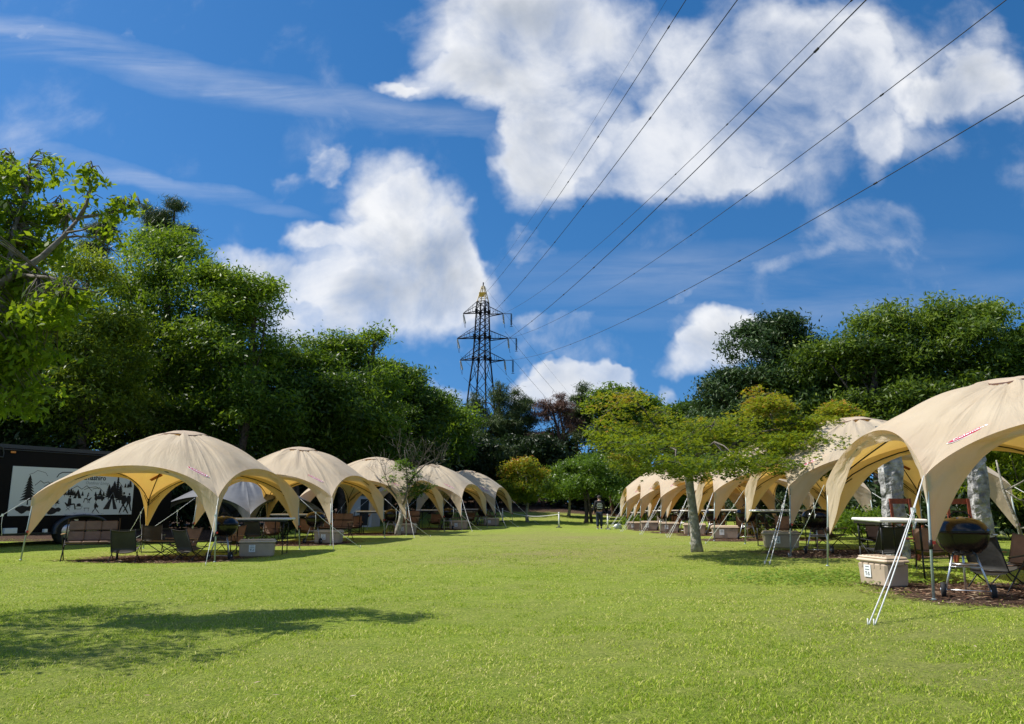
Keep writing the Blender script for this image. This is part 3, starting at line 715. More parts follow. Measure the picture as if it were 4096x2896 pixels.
def chair(fab='brown',name='camp_chair'):
    r=empty(name,(0,0,0),0,'x','chair','low camp chairs under the shelters'); W=.27
    m='brown' if fab=='brown' else 'dark'
    def sheet(P,nm,sag):
        nu,nv=8,8; vs=[];fs=[]
        (a,b,c,d)=[Vector(p) for p in P]
        for i in range(nu+1):
            for j in range(nv+1):
                u,v=i/nu,j/nv; p=(a*(1-u)+b*u)*(1-v)+(d*(1-u)+c*u)*v; k=math.sin(PI*u)*sag*(1+.5*(v if nm=='backrest' else 0)); 
                n=(b-a).cross(d-a).normalized(); q=p-n*k
                if nm=='backrest': q.z-=math.sin(PI*u)*.055*v
                vs.append(q)
        for i in range(nu):
            for j in range(nv): o=i*(nv+1)+j; fs.append([o,o+nv+1,o+nv+2,o+1])
        k=len(vs); n=(b-a).cross(d-a).normalized(); vs+= [v+n*.012 for v in vs]; fs+= [[x+k for x in f[::-1]] for f in fs]
        E=[i*(nv+1) for i in range(nu+1)]+[nu*(nv+1)+j for j in range(1,nv+1)]+[i*(nv+1)+nv for i in range(nu-1,-1,-1)]+[j for j in range(nv-1,0,-1)]
        fs+= [[E[i],E[(i+1)%len(E)],E[(i+1)%len(E)]+k,E[i]+k] for i in range(len(E))]
        mb=MB(); mb.add(vs,fs,0,True); return mb.build(nm,[m],r)
    sheet([(-W,-.26,.37),(W,-.26,.37),(W,.22,.27),(-W,.22,.27)],'seat',.05)
    bk=sheet([(-W,.20,.30),(W,.20,.30),(W,.40,.82),(-W,.40,.82)],'backrest',-.03)
    if fab=='brown':
        mb=MB(); mb.box((.17,.375,.70),(.06,.004,.04),rot=rotx(R(-21))); mb.build('care_patch',['paper'],bk)
    for s in(-1,1):
        mb=MB(); mb.box((s*(W+.035),-.03,.52),(.05,.50,.022),bev=.008,rot=rotx(R(-4))); mb.build('armrest',['wood' if fab=='brown' else 'frame'],r)
        mb=MB(); mb.tube([(s*W,.41,.83),(s*W,.18,.28),(s*(W+.02),-.30,.0)],.011,6); mb.build('leg',['frame'],r)
        mb=MB(); mb.tube([(s*(W+.03),-.24,.51),(s*W,-.1,.33),(s*(W+.02),.30,.0)],.011,6); mb.build('leg',['frame'],r)
    mb=MB(); mb.tube([(-W,-.27,.37),(W,-.27,.37)],.011,6); mb.tube([(-W,-.30,.01),(W,.30,.01)],.008,5); mb.tube([(W,-.30,.01),(-W,.30,.01)],.008,5)
    mb.tube([(-W,.2,.29),(W,.2,.29)],.011,6); mb.build('crossbar',['frame'],r)
    r.scale=(.86,.86,.80); index_kids(r); return r
def bench():
    r=empty('camp_bench',(0,0,0),0,'x','bench','padded two-seat camp benches'); W=.47
    mb=MB()
    for i in range(3):
        for j in range(2): mb.box(((i-1)*W*.66,.20+.075*j+.03,.50+.215*j),(W*.655,.05,.21),bev=.022,rot=rotx(R(-17)))
    mb.build('backrest',['brown'],r)
    mb=MB()
    for i in range(3): mb.box(((i-1)*W*.66,-.05,.375),(W*.655,.46,.05),bev=.022,rot=rotx(R(-5)))
    mb.build('seat',['brown'],r)
    for s in(-1,1):
        mb=MB(); mb.box((s*(W+.05),-.07,.56),(.05,.46,.022),bev=.008); mb.build('armrest',['wood'],r)
        mb=MB(); mb.tube([(s*(W+.02),.38,.86),(s*(W+.03),.12,.36),(s*(W+.04),-.28,.0)],.012,6); mb.build('leg',['frame'],r)
        mb=MB(); mb.tube([(s*(W+.05),-.25,.55),(s*(W+.04),-.12,.36),(s*(W+.04),.32,.0)],.012,6); mb.build('leg',['frame'],r)
    mb=MB(); mb.tube([(-W,-.27,.35),(W,-.27,.35)],.012,6); mb.build('crossbar',['frame'],r); mb=MB(); mb.tube([(-W,.16,.35),(W,.16,.35)],.012,6); mb.build('crossbar',['frame'],r)
    index_kids(r); return r
def lowtable():
    r=empty('low_table',(0,0,0),0,'x','table','low black slatted tables between the chairs')
    mb=MB()
    for k in range(9): mb.box(((k-4)*.088,0,.39),(.082,.48,.014))
    for s in(-1,1): mb.tube([(-.4,s*.22,.378),(.4,s*.22,.378)],.01,5)
    mb.build('tabletop',['frame'],r)
    for sx in(-1,1):
        for sy in(-1,1): mb=MB(); mb.tube([(sx*.36,sy*.2,.38),(-sx*.30,sy*.21,0)],.009,5); mb.build('leg',['frame'],r)
    index_kids(r); return r
def picnic():
    r=empty('picnic_table',(0,0,0),0,'x','table','picnic_tables'.replace('_',' ')+' behind the left row')
    mb=MB()
    for k in range(5): mb.box((0,(k-2)*.15,.73),(1.8,.14,.04))
    mb.build('tabletop',['picnic'],r)
    for s in(-1,1):
        mb=MB()
        for k in(0,1): mb.box((0,s*(.66+k*.14),.44),(1.8,.13,.04))
        mb.build('bench_seat',['picnic'],r)
        for t in(-1,1): mb=MB(); mb.box((s*.65,t*.38,.355),(.045,.09,.86),rot=rotx(t*R(27))); mb.build('leg',['picnic'],r)
        mb=MB(); mb.box((s*.65,0,.40),(.045,1.5,.09)); mb.build('crossbar',['picnic'],r)
    index_kids(r); return r
def woodchair():
    r=empty('wooden_chair',(0,0,0),0,'x','chair','tall red brown wooden chairs by the stone pillars')
    for s in(-1,1):
        mb=MB(); mb.box((s*.24,.22,.64),(.065,.04,1.28),rot=rotx(R(-6))); mb.build('leg',['redwood'],r)
        mb=MB(); mb.box((s*.24,-.1,.40),(.05,.035,.86),rot=rotx(R(24))); mb.build('leg',['redwood'],r)
        mb=MB(); mb.box((s*.24,.30,1.13),(.068,.045,.16),rot=rotx(R(-6))); mb.build('metal_cap',['frame'],r)
    mb=MB(); mb.box((0,.305,1.22),(.44,.03,.11)); mb.box((0,.26,.80),(.42,.03,.09)); mb.build('backrest',['redwood'],r)
    mb=MB()
    for k in range(4): mb.box((0,-.22+k*.11,.46),(.44,.10,.025))
    mb.build('seat',['redwood'],r); index_kids(r); return r
KT=kettle(); FT=ftable(); CB=chair('brown'); CD=chair('dark','dark_camp_chair'); BN=bench(); LT=lowtable(); PT=picnic(); WC=woodchair(); WC.scale=(.72,.72,.86)
uk,uf,ub,ud,un,ul,up_,uw=[],[],[],[],[],[],[],[]
def near(n,a,b): return tw(n,a,b)
# L1, read off the photograph
def P2(px,py,H=1.17):   # ground point under a picture point (planning only)
    r=ray(px,py); t=-H/r.z; return r.x*t,r.y*t
def put(proto,used,x,y,rz,label,group=None): return place(proto,used,x,y,rz,label,group)
put(BN,un,-8.85,16.6,R(24),'padded brown two-seat bench with wood armrests beside the trailer')
put(CD,ud,-7.95,16.25,R(195),'dark mesh chair seen from behind, right of the padded bench by the trailer')
put(CB,ub,-7.35,17.6,R(-25),'brown canvas chair between two dark chairs under '+TP['L1'])
put(CD,ud,-6.62,16.35,R(150),'dark mesh chair nearest the kettle grill under '+TP['L1'])
put(LT,ul,-7.35,16.8,R(-5),'low black slatted table under '+TP['L1'])
put(KT,uk,-6.20,16.95,R(-8),'black kettle grill behind the front corner pole of '+TP['L1'])
put(FT,uf,-5.95,18.6,R(4),'high white folding table under '+TP['L1'])
BX={}
def box(n,code,x,y,rz,label,**k):
    b=sbox(code,**k); b.location=(x,y,g1(x,y)); b.rotation_euler.z=rz; b['label']=label; return b
box('L1','T-1',-5.72,17.75,R(14),'beige storage box right of the kettle grill under '+TP['L1'],short=True)
# the other left-row shelters
for n,(a,b) in {'L2':(.35,-1.0),'L3':(.35,-1.1),'L4':(.3,-1.1),'L5':(.2,-1.0)}.items():
    t=TP[n]
    if n in('L2','L3'):
        x,y=near(n,-1.25,-.9); put(CB,ub,x,y,R(-35),'leftmost brown canvas chair under '+t)
        x,y=near(n,-.55,-.5); put(CB,ub,x,y,R(10),'brown canvas chair in the middle of '+t)
        x,y=near(n,1.1,.5); put(BN,un,x,y,R(-10),'padded brown bench under '+t)
        x,y=near(n,-.6,-1.3); put(CD,ud,x,y,R(175),'dark mesh chair facing away under '+t)
    else:
        x,y=near(n,-.9,-.8); put(CD,ud,x,y,R(100),'dark mesh chair facing right under '+t)
        x,y=near(n,.2,.0); put(CB,ub,x,y,R(-10),'brown canvas chair under '+t)
    x,y=near(n,1.25,-1.25); put(KT,uk,x,y,R(-12),'black kettle grill under '+t)
    x,y=near(n,.35,-.55); put(FT,uf,x,y,R(-8),'high white folding table under '+t)
    x,y=near(n,1.62,-.85 if n!='L2' else -1.1); box(n,{'L2':'T-2','L3':'T-3','L4':'T-4','L5':'T-4'}[n],x,y,R(-4),'beige storage box at '+t)
x,y=near('L4',.6,1.6); put(PT,up_,x,y,R(5),'weathered picnic table behind the fourth shelter of the left row')
x,y=near('L5',.3,2.6); put(PT,up_,x,y,R(80),'weathered picnic table behind the farthest shelter of the left row')
# R1
put(KT,uk,5.28,9.25,R(-26),'large black kettle grill behind the front pole of '+TP['R1'])
put(FT,uf,5.42,11.35,R(80),'white folding table behind the nearest beige box under '+TP['R1'])
box('R1','T-5',4.86,10.4,R(-78),'beige storage box nearest the camera, left of the large kettle grill',wide=.60,dp=.37)
put(CD,ud,6.08,9.95,R(118),'dark chair turned away right behind the large kettle grill')
put(CB,ub,6.62,10.35,R(-62),'brown canvas chair cut by the right edge of the photo')
put(CB,ub,6.75,12.7,R(-25),'brown canvas chair behind the white table under '+TP['R1'])
put(CD,ud,6.3,13.5,R(190),'dark chair seen from behind in front of the left stone pillar')
put(WC,uw,7.05,14.0,R(0),'tall red brown wooden chair in front of the left stone pillar')
put(WC,uw,7.62,13.2,R(-5),'tall red brown wooden chair behind the large kettle grill')
# R2..R7
for n in('R2','R3','R4','R5','R6','R7'):
    t=TP[n]
    gx_=-1.05 if n in('R2',) else -.9
    x,y=near(n,-1.1,-1.35); 
    if n=='R2': x,y=P2(3275,2210,.96); x,y=x,y
    if n!='R7': put(KT,uk,x,y,R(-18),'black kettle grill under '+t)
    x,y=near(n,-1.15,.1) if n!='R2' else P2(3185,2190,.96)
    put(FT,uf,x,y+(.6 if n=='R2' else 0),R(4),'white folding table under '+t)
    x,y=near(n,-1.6,-.55) if n!='R2' else P2(3125,2190,.96)
    box(n,{'R2':'T-6','R3':'','R4':'','R5':'','R6':'','R7':''}[n],x,y,R(-14),'beige storage box under '+t)
    if n in('R2','R3','R4'):
        x,y=near(n,.0,-.9); put(CB,ub,x,y,R(-20),'leftmost brown canvas chair under '+t)
        x,y=near(n,.95,-1.1); put(CD,ud,x,y,R(95),'dark mesh chair at the right under '+t)
        x,y=near(n,.45,-.4); put(LT,ul,x,y,R(10),'low black slatted table under '+t)
        x,y=near(n,-.55,.5); put(CB,ub,x,y,R(25),'brown canvas chair at the back of '+t)
    else:
        x,y=near(n,.3,-.6); put(CB,ub,x,y,R(-20),'brown canvas chair under '+t)
# white towel hanging from the table of the sixth shelter
x,y=near('R6',-1.15,.1)
mb=MB(); vs=[];fs=[]
for i in range(6):
    for j in range(7): vs.append((-.14+.056*i,-.34+.012*math.sin(i*1.9+j*.5),.80-.075*j))
for i in range(5):
    for j in range(6): o=i*7+j; fs.append([o,o+7,o+8,o+1])
mb.add(vs,fs,0,True); o=mb.build('towel',['paper'],None,(x,y,g1(x,y))); tag(o,'white towel hanging from the table of the sixth shelter of the right row','towel')
# ---------------------------------------------------------------- black trailer
def build_trailer():
    A=Vector((-13.2,20.5)); e=Vector((1.5,3.5)).normalized(); rz=math.atan2(e.y,e.x)
    root=empty('cargo_trailer',(A.x,A.y,g1(A.x,A.y)),rz,'black cargo trailer with a white camping mural on its side','trailer')
    # local x along the side, local +y is away from the camera (left of direction), z up
    x0,x1=-3.4,5.4; D=2.3; z0,z1=.30,2.66
    mb=MB(); mb.box(((x0+x1)/2,D/2,(z0+z1)/2),(x1-x0,D,z1-z0),bev=.04); mb.build('body',['trailer'],root)
    mb=MB()
    mb.box(((x0+x1)/2,-.012,z1-.05),(x1-x0+.03,.03,.10)); mb.box(((x0+x1)/2,-.012,z0+.03),(x1-x0,.03,.05)); mb.box((-1.05,-.07,z0+.04),(4.3,.14,.024)); mb.tube([(x0,-.015,z1-.14),(x1,-.015,z1-.14)],.012,5)
    mb.build('edge_trim',['trim'],root)
    mb=MB(); mb.box((-.55,-.02,(z0+z1)/2),(.05,.035,z1-z0)); mb.tube([(-.5,-.03,z1-.02),(-.34,-.03,z1-.10),(-.30,-.03,z1-.24),(-.30,-.03,z1-.34),(-.9,-.03,z1-.34)],.018,6); mb.build('corner_post',['trim'],root)
    for x in(-.05,): mb=MB(); mb.box((x,-.035,z1-.20),(.14,.03,.055),bev=.01); mb.build('marker_light',['amber'],root)
    mb=MB(); mb.box((2.0,-.02,.66),(.13,.006,.05)); mb.build('plate',['paper'],root)
    for wx in(1.75,2.55):
        mb=MB(); mb.lathe([(0,-.1),(.2,-.1),(.21,-.12),(.34,-.11),(.36,-.08),(.36,.08),(.34,.11),(0,.11)],26,(wx,.06,.36),rot=rotx(PI/2)); w=mb.build('wheel',['tyre'],root)
        mb=MB(); mb.lathe([(0,.13),(.1,.13),(.19,.115),(.2,.10)],20,(wx,.06,.36),rot=rotx(PI/2)); mb.build('rim',['alu'],w)
    mb=MB(); vs=[];n=18
    for i in range(n+1):
        t=PI*i/n; c=2.15+.88*math.cos(t)*(1); z=.30+.52*math.sin(t)**.7
        c2=2.15+.80*math.cos(t); z2=.30+.45*math.sin(t)**.7
        vs+= [(c,-.16,z),(c2,-.16,z2),(c,-.0,z),(c2,-.0,z2)]
    fs=[]
    for i in range(n):
        o=4*i; fs+= [[o,o+4,o+5,o+1],[o,o+2,o+6,o+4],[o+1,o+5,o+7,o+3]]
    mb.add(vs,fs,0,True); mb.build('fender',['trim'],root)
    # mural
    SL,SB,SW,SH=0,.80,3.85,1.30
    mb=MB(); mb.box((SL+SW/2,-.012,SB+SH/2),(SW,.014,SH)); mur=mb.build('mural_panel',['signw'],root)
    mb=MB(); Y=-.0215
    def P(u,v): return (SL+u*SW,Y,SB+v*SH)
    def poly(pts,m=0): mb.add([P(*p) for p in pts],[list(range(len(pts)))],m)
    def line(pts,w=.004,m=0):
        for (a,b),(c,d) in zip(pts,pts[1:]):
            dx,dy=(c-a)*SW,(d-b)*SH; l=math.hypot(dx,dy) or 1; nx,ny=-dy/l*w/SW*1.2,dx/l*w/SH*1.2
            poly([(a-nx,b-ny),(c-nx,d-ny),(c+nx,d+ny),(a+nx,b+ny)],m)
    def fir(u,v,h,w=None,tiers=7,m=0):
        w=w or h*.36*SH/SW
        poly([(u-w*.08,v),(u+w*.08,v),(u+w*.06,v+h*.25),(u-w*.06,v+h*.25)],m)
        for k in range(tiers):
            b=v+h*(.14+.86*k/tiers); ww=w*(1-k/tiers)**.85; t=b+h*.86/tiers*1.9
            poly([(u-ww,b-.012*h),(u-ww*.45,b+.02*h),(u+ww*.45,b+.02*h),(u+ww,b-.012*h),(u,min(t,v+h))],m)
    def blob(u,v,ru,rv,seed,m=0,n=16):
        q=random.Random(seed); poly([(u+math.cos(2*PI*i/n)*ru*(.8+.35*q.random()),v+math.sin(2*PI*i/n)*rv*(.75+.35*q.random())) for i in range(n)],m)
    def man(u,v,h,walk=0.3,seed=0,flip=1,bag=False):
        w=h*SH/SW; f=flip
        blob(u,v+h*.93,w*.06,h*.065,seed)                       # head
        poly([(u-w*.10,v+h*.84),(u+w*.09,v+h*.84),(u+w*.13,v+h*.60),(u+w*.10,v+h*.45),(u-w*.10,v+h*.45),(u-w*.13,v+h*.62)])
        poly([(u-w*.09,v+h*.47),(u+w*.02,v+h*.47),(u-w*(.02+walk*.6)*f,v+h*.22),(u-w*(.10+walk)*f,v+.0),(u-w*(.17+walk)*f,v+.0),(u-w*(.10+walk*.6)*f,v+h*.22)])
        poly([(u-w*.02,v+h*.47),(u+w*.09,v+h*.47),(u+w*(.10+walk*.35)*f,v+h*.24),(u+w*(.12+walk*.6)*f,v+.02),(u+w*(.05+walk*.6)*f,v+.02),(u+w*(.02+walk*.25)*f,v+h*.24)])
        poly([(u-w*.12*f,v+h*.82),(u-w*.06*f,v+h*.80),(u-w*.20*f,v+h*.45),(u-w*.25*f,v+h*.47)])
        if bag: blob(u-w*.16*f,v+h*.60,w*.14,h*.09,seed+3)
    def seated(u,v,h,f=1,s=1):
        w=h*SH/SW
        blob(u,v+h*.92,w*.08,h*.09,s); poly([(u-w*.13,v+h*.82),(u+w*.10,v+h*.80),(u+w*.14*f,v+h*.40),(u+w*.12,v+h*.28),(u-w*.18,v+h*.30)])
        poly([(u-w*.05,v+h*.42),(u+w*.38*f,v+h*.44),(u+w*.42*f,v+h*.36),(u-w*.05,v+h*.28)]); poly([(u+w*.33*f,v+h*.42),(u+w*.42*f,v+h*.42),(u+w*.52*f,v+.0),(u+w*.43*f,v+.0)])
        poly([(u-w*.42*f,v+h*.50),(u-w*.34*f,v+h*.52),(u+w*.1*f,v+h*.22),(u-w*.2*f,v+h*.20)])
        line([(u-w*.25*f,v+h*.2),(u+w*.05*f,v-h*.05)],.005); line([(u+w*.1*f,v+h*.2),(u-w*.25*f,v-h*.05)],.005)
    fir(.13,.22,.62,.063,9); blob(.095,.13,.045,.085,2); blob(.155,.145,.04,.06,5)
    fir(.345,.20,.30,.030,6); blob(.31,.10,.05,.08,8); blob(.365,.12,.025,.05,9)
    for k,(pts) in enumerate([[(.17,.62),(.21,.72),(.235,.67),(.27,.70),(.30,.60)],[(.24,.60),(.30,.70),(.34,.62),(.36,.66),(.39,.58)],
        [(.44,.53),(.50,.63),(.54,.56),(.58,.64),(.63,.52)],[(.56,.55),(.60,.60),(.66,.62),(.69,.57)],[(.63,.57),(.69,.60),(.72,.52)],[(.83,.66),(.86,.74),(.90,.62)],[(.80,.62),(.83,.67)]]): line(pts,.006)
    line([(.12,.84),(.15,.87),(.18,.93),(.21,.91),(.24,.89),(.26,.82)],.004); line([(.80,.86),(.83,.90),(.86,.91),(.89,.87)],.003)
    line([(.17,.44),(.27,.44)],.004)
    for u,h in((.215,.07),(.235,.05),(.255,.09),(.275,.07)): fir(u,.47,h,None,4)
    for u,h in((.405,.20),(.435,.17),(.455,.18),(.47,.15),(.485,.13),(.50,.10),(.55,.12),(.66,.12),(.70,.17),(.73,.13)): fir(u,.40,h,None,5)
    poly([(.475,.36),(.50,.36),(.508,.45),(.516,.36),(.545,.36),(.512,.56)]) # small tent
    fir(.775,.33,.36,None,7); fir(.80,.36,.30,None,6); fir(.82,.30,.47,None,8); fir(.85,.28,.66,.033,10); fir(.878,.26,.42,None,8)
    poly([(.735,.12),(.79,.12),(.808,.36),(.826,.12),(.862,.12),(.812,.46)]); line([(.728,.10),(.812,.50),(.872,.10)],.007,1)
    # small van
    poly([(.655,.34),(.74,.34),(.742,.40),(.725,.41),(.715,.455),(.663,.455),(.655,.42)]); poly([(.672,.415),(.685,.415),(.685,.445),(.674,.445)],1); poly([(.69,.415),(.708,.415),(.705,.445),(.69,.445)],1)
    for u in(.67,.722): blob(u,.335,.010,.030,4)
    seated(.452,.12,.30,1,21); seated(.60,.27,.22,-1,23)
    line([(.50,.17),(.51,.13),(.545,.13),(.555,.17)],.005); line([(.495,.19),(.56,.19)],.006); blob(.528,.22,.02,.035,31)
    line([(.57,.15),(.62,.15)],.006); line([(.58,.15),(.577,.08)],.004); line([(.61,.15),(.612,.08)],.004)
    man(.668,.03,.27,.28,41,-1,True); man(.915,.02,.50,.16,43,-1); man(.965,.06,.44,.16,44,1)
    for u in(.92,.945,.965): fir(u,.60,.12 if u<.95 else .20,None,5)
    for u in(.30,.42,.49,.57,.64,.72,.88): line([(u,.04+.02*math.sin(u*40)),(u+.012,.025+.02*math.sin(u*40)),(u+.024,.04+.02*math.sin(u*40))],.0025)
    # rounded frame over the name and the lettering
    line([(.33,.80),(.345,.87),(.37,.91),(.44,.92),(.62,.92),(.66,.90)],.010)
    vs,fs=text_verts('Yamashiro',.205,True); mb.add([(SL+.625*SW+a*1.0,Y,SB+.815*SH+b) for a,b,c in vs],fs,0)
    vs,fs=text_verts('Outdoor Living',.125,False,.3); mb.add([(SL+.665*SW+a,Y,SB+.70*SH+b) for a,b,c in vs],fs,2)
    mb.build('mural_drawing',['mural_ink','signw','inkgrey'],mur)
M['mural_ink']=mat('mural_ink',(.018,.013,.012),.8)
build_trailer()

for n in('L1','L2','L3'):
    t=TP[n]; x,y=near(n,-1.2,1.0); put(CD,ud,x,y,R(30),'dark mesh chair at the back left of '+t)
    x,y=near(n,.75,1.15); put(CB,ub,x,y,R(-15),'brown canvas chair at the back of '+t) if n!='L2' else put(CB,ub,x-.8,y,R(20),'brown canvas chair at the back of '+t)
for n in('L2','L3','L4'):
    x,y=near(n,-.9,-.1); put(LT,ul,x,y,R(-6),'low black slatted table under '+TP[n])

# ---------------------------------------------------------------- trees
LM={}
LM['dark']=leafmat('leaf_dark_green',[(0,(.018,.042,.008)),(.45,(.055,.11,.012)),(.8,(.13,.20,.018)),(1,(.21,.28,.03))],.38,(.20,.34,.012))
LM['mid']=leafmat('leaf_mid_green',[(0,(.028,.062,.008)),(.40,(.085,.155,.014)),(.72,(.19,.28,.02)),(1,(.30,.36,.035))],.42,(.30,.46,.012))
LM['olive']=leafmat('leaf_yellow_green',[(0,(.05,.08,.010)),(.4,(.12,.18,.012)),(.75,(.26,.32,.02)),(1,(.38,.40,.04))],.42,(.40,.50,.015))
LM['fresh']=leafmat('leaf_fresh_green',[(0,(.05,.10,.012)),(.5,(.10,.18,.018)),(.85,(.18,.28,.03)),(1,(.26,.36,.05))],.42,(.24,.40,.02),.4,.45)
M['bark_n']=mat('brown_grey_bark',(.09,.075,.06),.9,col2=(.20,.17,.14),vscale=14,bump=(20,1,.02))
LM['near']=leafmat('leaf_near_tree',[(0,(.05,.10,.008)),(.4,(.11,.19,.012)),(.8,(.21,.29,.02)),(1,(.30,.34,.03))],.50,(.42,.56,.012),.5,.25)
LM['gloss']=leafmat('leaf_glossy_dark',[(0,(.018,.040,.012)),(.45,(.042,.082,.018)),(.85,(.085,.145,.03)),(1,(.15,.21,.07))],.18,(.07,.14,.02),.5,.35)
LM['feather']=leafmat('leaf_feathery_green',[(0,(.025,.055,.008)),(.40,(.072,.125,.014)),(.74,(.155,.225,.02)),(1,(.25,.31,.035))],.38,(.22,.34,.012))
LM['pine']=leafmat('pine_needles',[(0,(.04,.065,.018)),(.5,(.085,.125,.032)),(1,(.16,.20,.06))],.2,(.10,.15,.03))
LM['deadpine']=leafmat('dead_needles',[(0,(.06,.03,.022)),(.5,(.14,.07,.045)),(1,(.22,.12,.075))],.15,(.15,.07,.03))
LM['maple']=leafmat('leaf_maple',[(0,(.05,.10,.008)),(.32,(.13,.21,.012)),(.55,(.25,.31,.018)),(.74,(.42,.32,.03)),(.92,(.52,.21,.03))],.45,(.46,.52,.02))
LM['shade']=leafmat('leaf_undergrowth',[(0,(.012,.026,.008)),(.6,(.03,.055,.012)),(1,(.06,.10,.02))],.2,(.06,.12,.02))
def crown_mesh(name,blobs,n,leaf,mkey,seed,up=.32,asp=.62,core=.16,clus=(14,.10),droop=.25,topbias=0.,needle=False,flat=1.5,shell=(.66,1.0),pads=17,padr=.30):
    """blobs: list of (centre xyz, (rx,ry,rz)); leaves gathered in sprays near each blob's surface, plus a sparser core"""
    r=np.random.default_rng(seed); vol=np.array([b[1][0]*b[1][2]+b[1][0]*b[1][1] for b in blobs]); vol/=vol.sum()
    per,cr=clus; nc=max(1,int(n/per)); which=np.sort(r.choice(len(blobs),nc,p=vol))
    PC=[];PR=[];PD=[];PT=[]; pid=np.zeros(nc,int); o=0
    for bi,(c,rd) in enumerate(blobs):
        rd=np.array(rd); m=int(np.clip(pads*(rd[0]*rd[2])**.5,6,60)); R0=float(np.mean(rd))
        d=r.normal(size=(m,3)); d/=np.linalg.norm(d,axis=1)[:,None]; d[:,2]=np.where(d[:,2]<-.45,-d[:,2]*.5,d[:,2])
        q_=shell[0]+(shell[1]-shell[0])*r.random(m); q_=np.where(r.random(m)<.14,q_*1.16,q_)
        PC.append(np.array(c)+d*rd*q_[:,None]); PD.append(d); PR.append(R0*padr*(.6+.8*r.random(m))*(1/(1+.12*R0))); PT.append(r.normal(size=m)*.13)
        w_=np.where(which==bi)[0]; pid[w_]=o+r.choice(m,len(w_),p=(PR[-1]**2)/np.sum(PR[-1]**2)); o+=m
    PC=np.concatenate(PC);PR=np.concatenate(PR);PD=np.concatenate(PD);PT=np.concatenate(PT)
    e=r.normal(size=(nc,3)); e/=np.linalg.norm(e,axis=1)[:,None]; e[:,2]=np.where(r.random(nc)<.75,np.abs(e[:,2]),e[:,2])
    cc=PC[pid]+e*(PR[pid]*r.random(nc)**.35)[:,None]*np.array([1,1,.5*flat])
    hd=np.linalg.norm((cc-PC[pid])[:,:2],axis=1); cc[:,2]-=hd*.35*droop
    Cb=np.array([b_[0] for b_ in blobs],float)[which]; Rb=np.array([b_[1] for b_ in blobs],float)[which]
    cin=r.random(nc)<core; dr=r.normal(size=(nc,3)); dr/=np.linalg.norm(dr,axis=1)[:,None]
    cc=np.where(cin[:,None],Cb+dr*Rb*(.75*r.random(nc)**.5)[:,None],cc); d=PD[pid]
    off=r.normal(size=(nc,per,3))*(cr*(.6+.8*r.random(nc)))[:,None,None]*np.array([1,1,.5])
    k=per; P=(cc[:,None,:]+off).reshape(-1,3); out=np.repeat(d,k,axis=0)
    m=len(P); sz=leaf*(.65+.7*r.random(m))
    if needle: V,Fq=leaf_quads(P,sz,asp,r,up=.25,droop=-.9,out=out)
    else: V,Fq=leaf_quads(P,sz,asp,r,up=up,droop=droop,out=out)
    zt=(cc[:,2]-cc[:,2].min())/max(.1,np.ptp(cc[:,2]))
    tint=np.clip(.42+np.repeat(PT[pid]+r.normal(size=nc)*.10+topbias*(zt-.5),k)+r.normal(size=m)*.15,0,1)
    me=npmesh(name,V,Fq,[LM[mkey]],tint)
    return me
def limbs(base,top,blobs,r0,bark,name='trunk',seed=0,nl=10,twigs=0,sub=None):
    q=random.Random(seed); mb=MB(); base=Vector(base); top=Vector(top); n=9
    pts=[];rs=[]; 
    for i in range(n+1):
        t=i/n; p=base*(1-t)+top*t; w=.06*(top-base).length*math.sin(PI*t); p=p+Vector((w*math.sin(seed*1.7+t*3.1),w*math.cos(seed*2.3+t*2.4),0)); pts.append(p); rs.append(r0*(1-.62*t)*(1+.35*math.exp(-t*14)))
    mb.tube(pts,rs,9)
    for k in range(nl):
        c,rd=blobs[k%len(blobs)]; c=Vector(c); e=c+Vector([(q.random()*2-1)*x*.75 for x in rd]); s=pts[min(n,int(n*(.35+.6*q.random())))] if len(blobs)>1 else pts[min(n,int(n*(.45+.5*q.random())))]
        if e.z<s.z-.3: s=min(pts,key=lambda p:abs(p.z-(e.z-.2)))
        L_=(e-s).length; mid=s*.55+e*.45+Vector((0,0,.10*L_))+Vector((q.random()-.5,q.random()-.5,q.random()-.5))*.18*L_
        ln=[s,s*.6+mid*.4+Vector((q.random()-.5,q.random()-.5,0))*.08*L_,mid,mid*.5+e*.5+Vector((q.random()-.5,q.random()-.5,q.random()-.5))*.12*L_,e]
        rr=r0*(.16+.22*q.random()); mb.tube(ln,[rr,rr*.8,rr*.6,rr*.4,rr*.18],6)
        for w in range(twigs):
            a=ln[2+w%2]; f=a+Vector((q.random()-.5,q.random()-.5,q.random()*.7-.1))*.6*max(.6,L_*.5); mb.tube([a,(a+f)/2+Vector((0,0,.05)),f],[rr*.35,rr*.22,rr*.08],4)
    return mb
def tree(name,label,cat,xy,blobs,n,leaf,mkey,seed,r0=.16,bark='bark_d',group=None,top=None,base2=None,**k):
    x,y=xy; z=g1(x,y); root=empty(name,(x,y,z),0,label,cat,group)
    lb=[((c[0]-x,c[1]-y,c[2]-z),rd) for c,rd in blobs]
    hi=max(lb,key=lambda b:b[0][2]); tp=top or (hi[0][0]*.8,hi[0][1]*.8,hi[0][2])
    nl=k.pop('nl',10); tg=k.pop('twigs',0)
    mb=limbs((0,0,-.1),tp,lb,r0,bark,seed=seed,nl=nl,twigs=tg)
    if base2:
        mb.tube([(base2,0.1,-.1),(base2*.6,.1,tp[2]*.4),(base2*.1,0,tp[2]*.75)],[r0*.8,r0*.6,r0*.4],8)
    mb.build('trunk',[bark],root)
    me=crown_mesh('crown',lb,n,leaf,mkey,seed,**k); o=bpy.data.objects.new('crown',me); COL.objects.link(o); o.parent=root
    return root
def B(px,py,rpx,rpz,Y,dy=1.):
    c=at(px,py,Y); k=Y/3077; return (tuple(c),(rpx*k,min(rpx*k,3.2)*.95*dy,rpz*k))
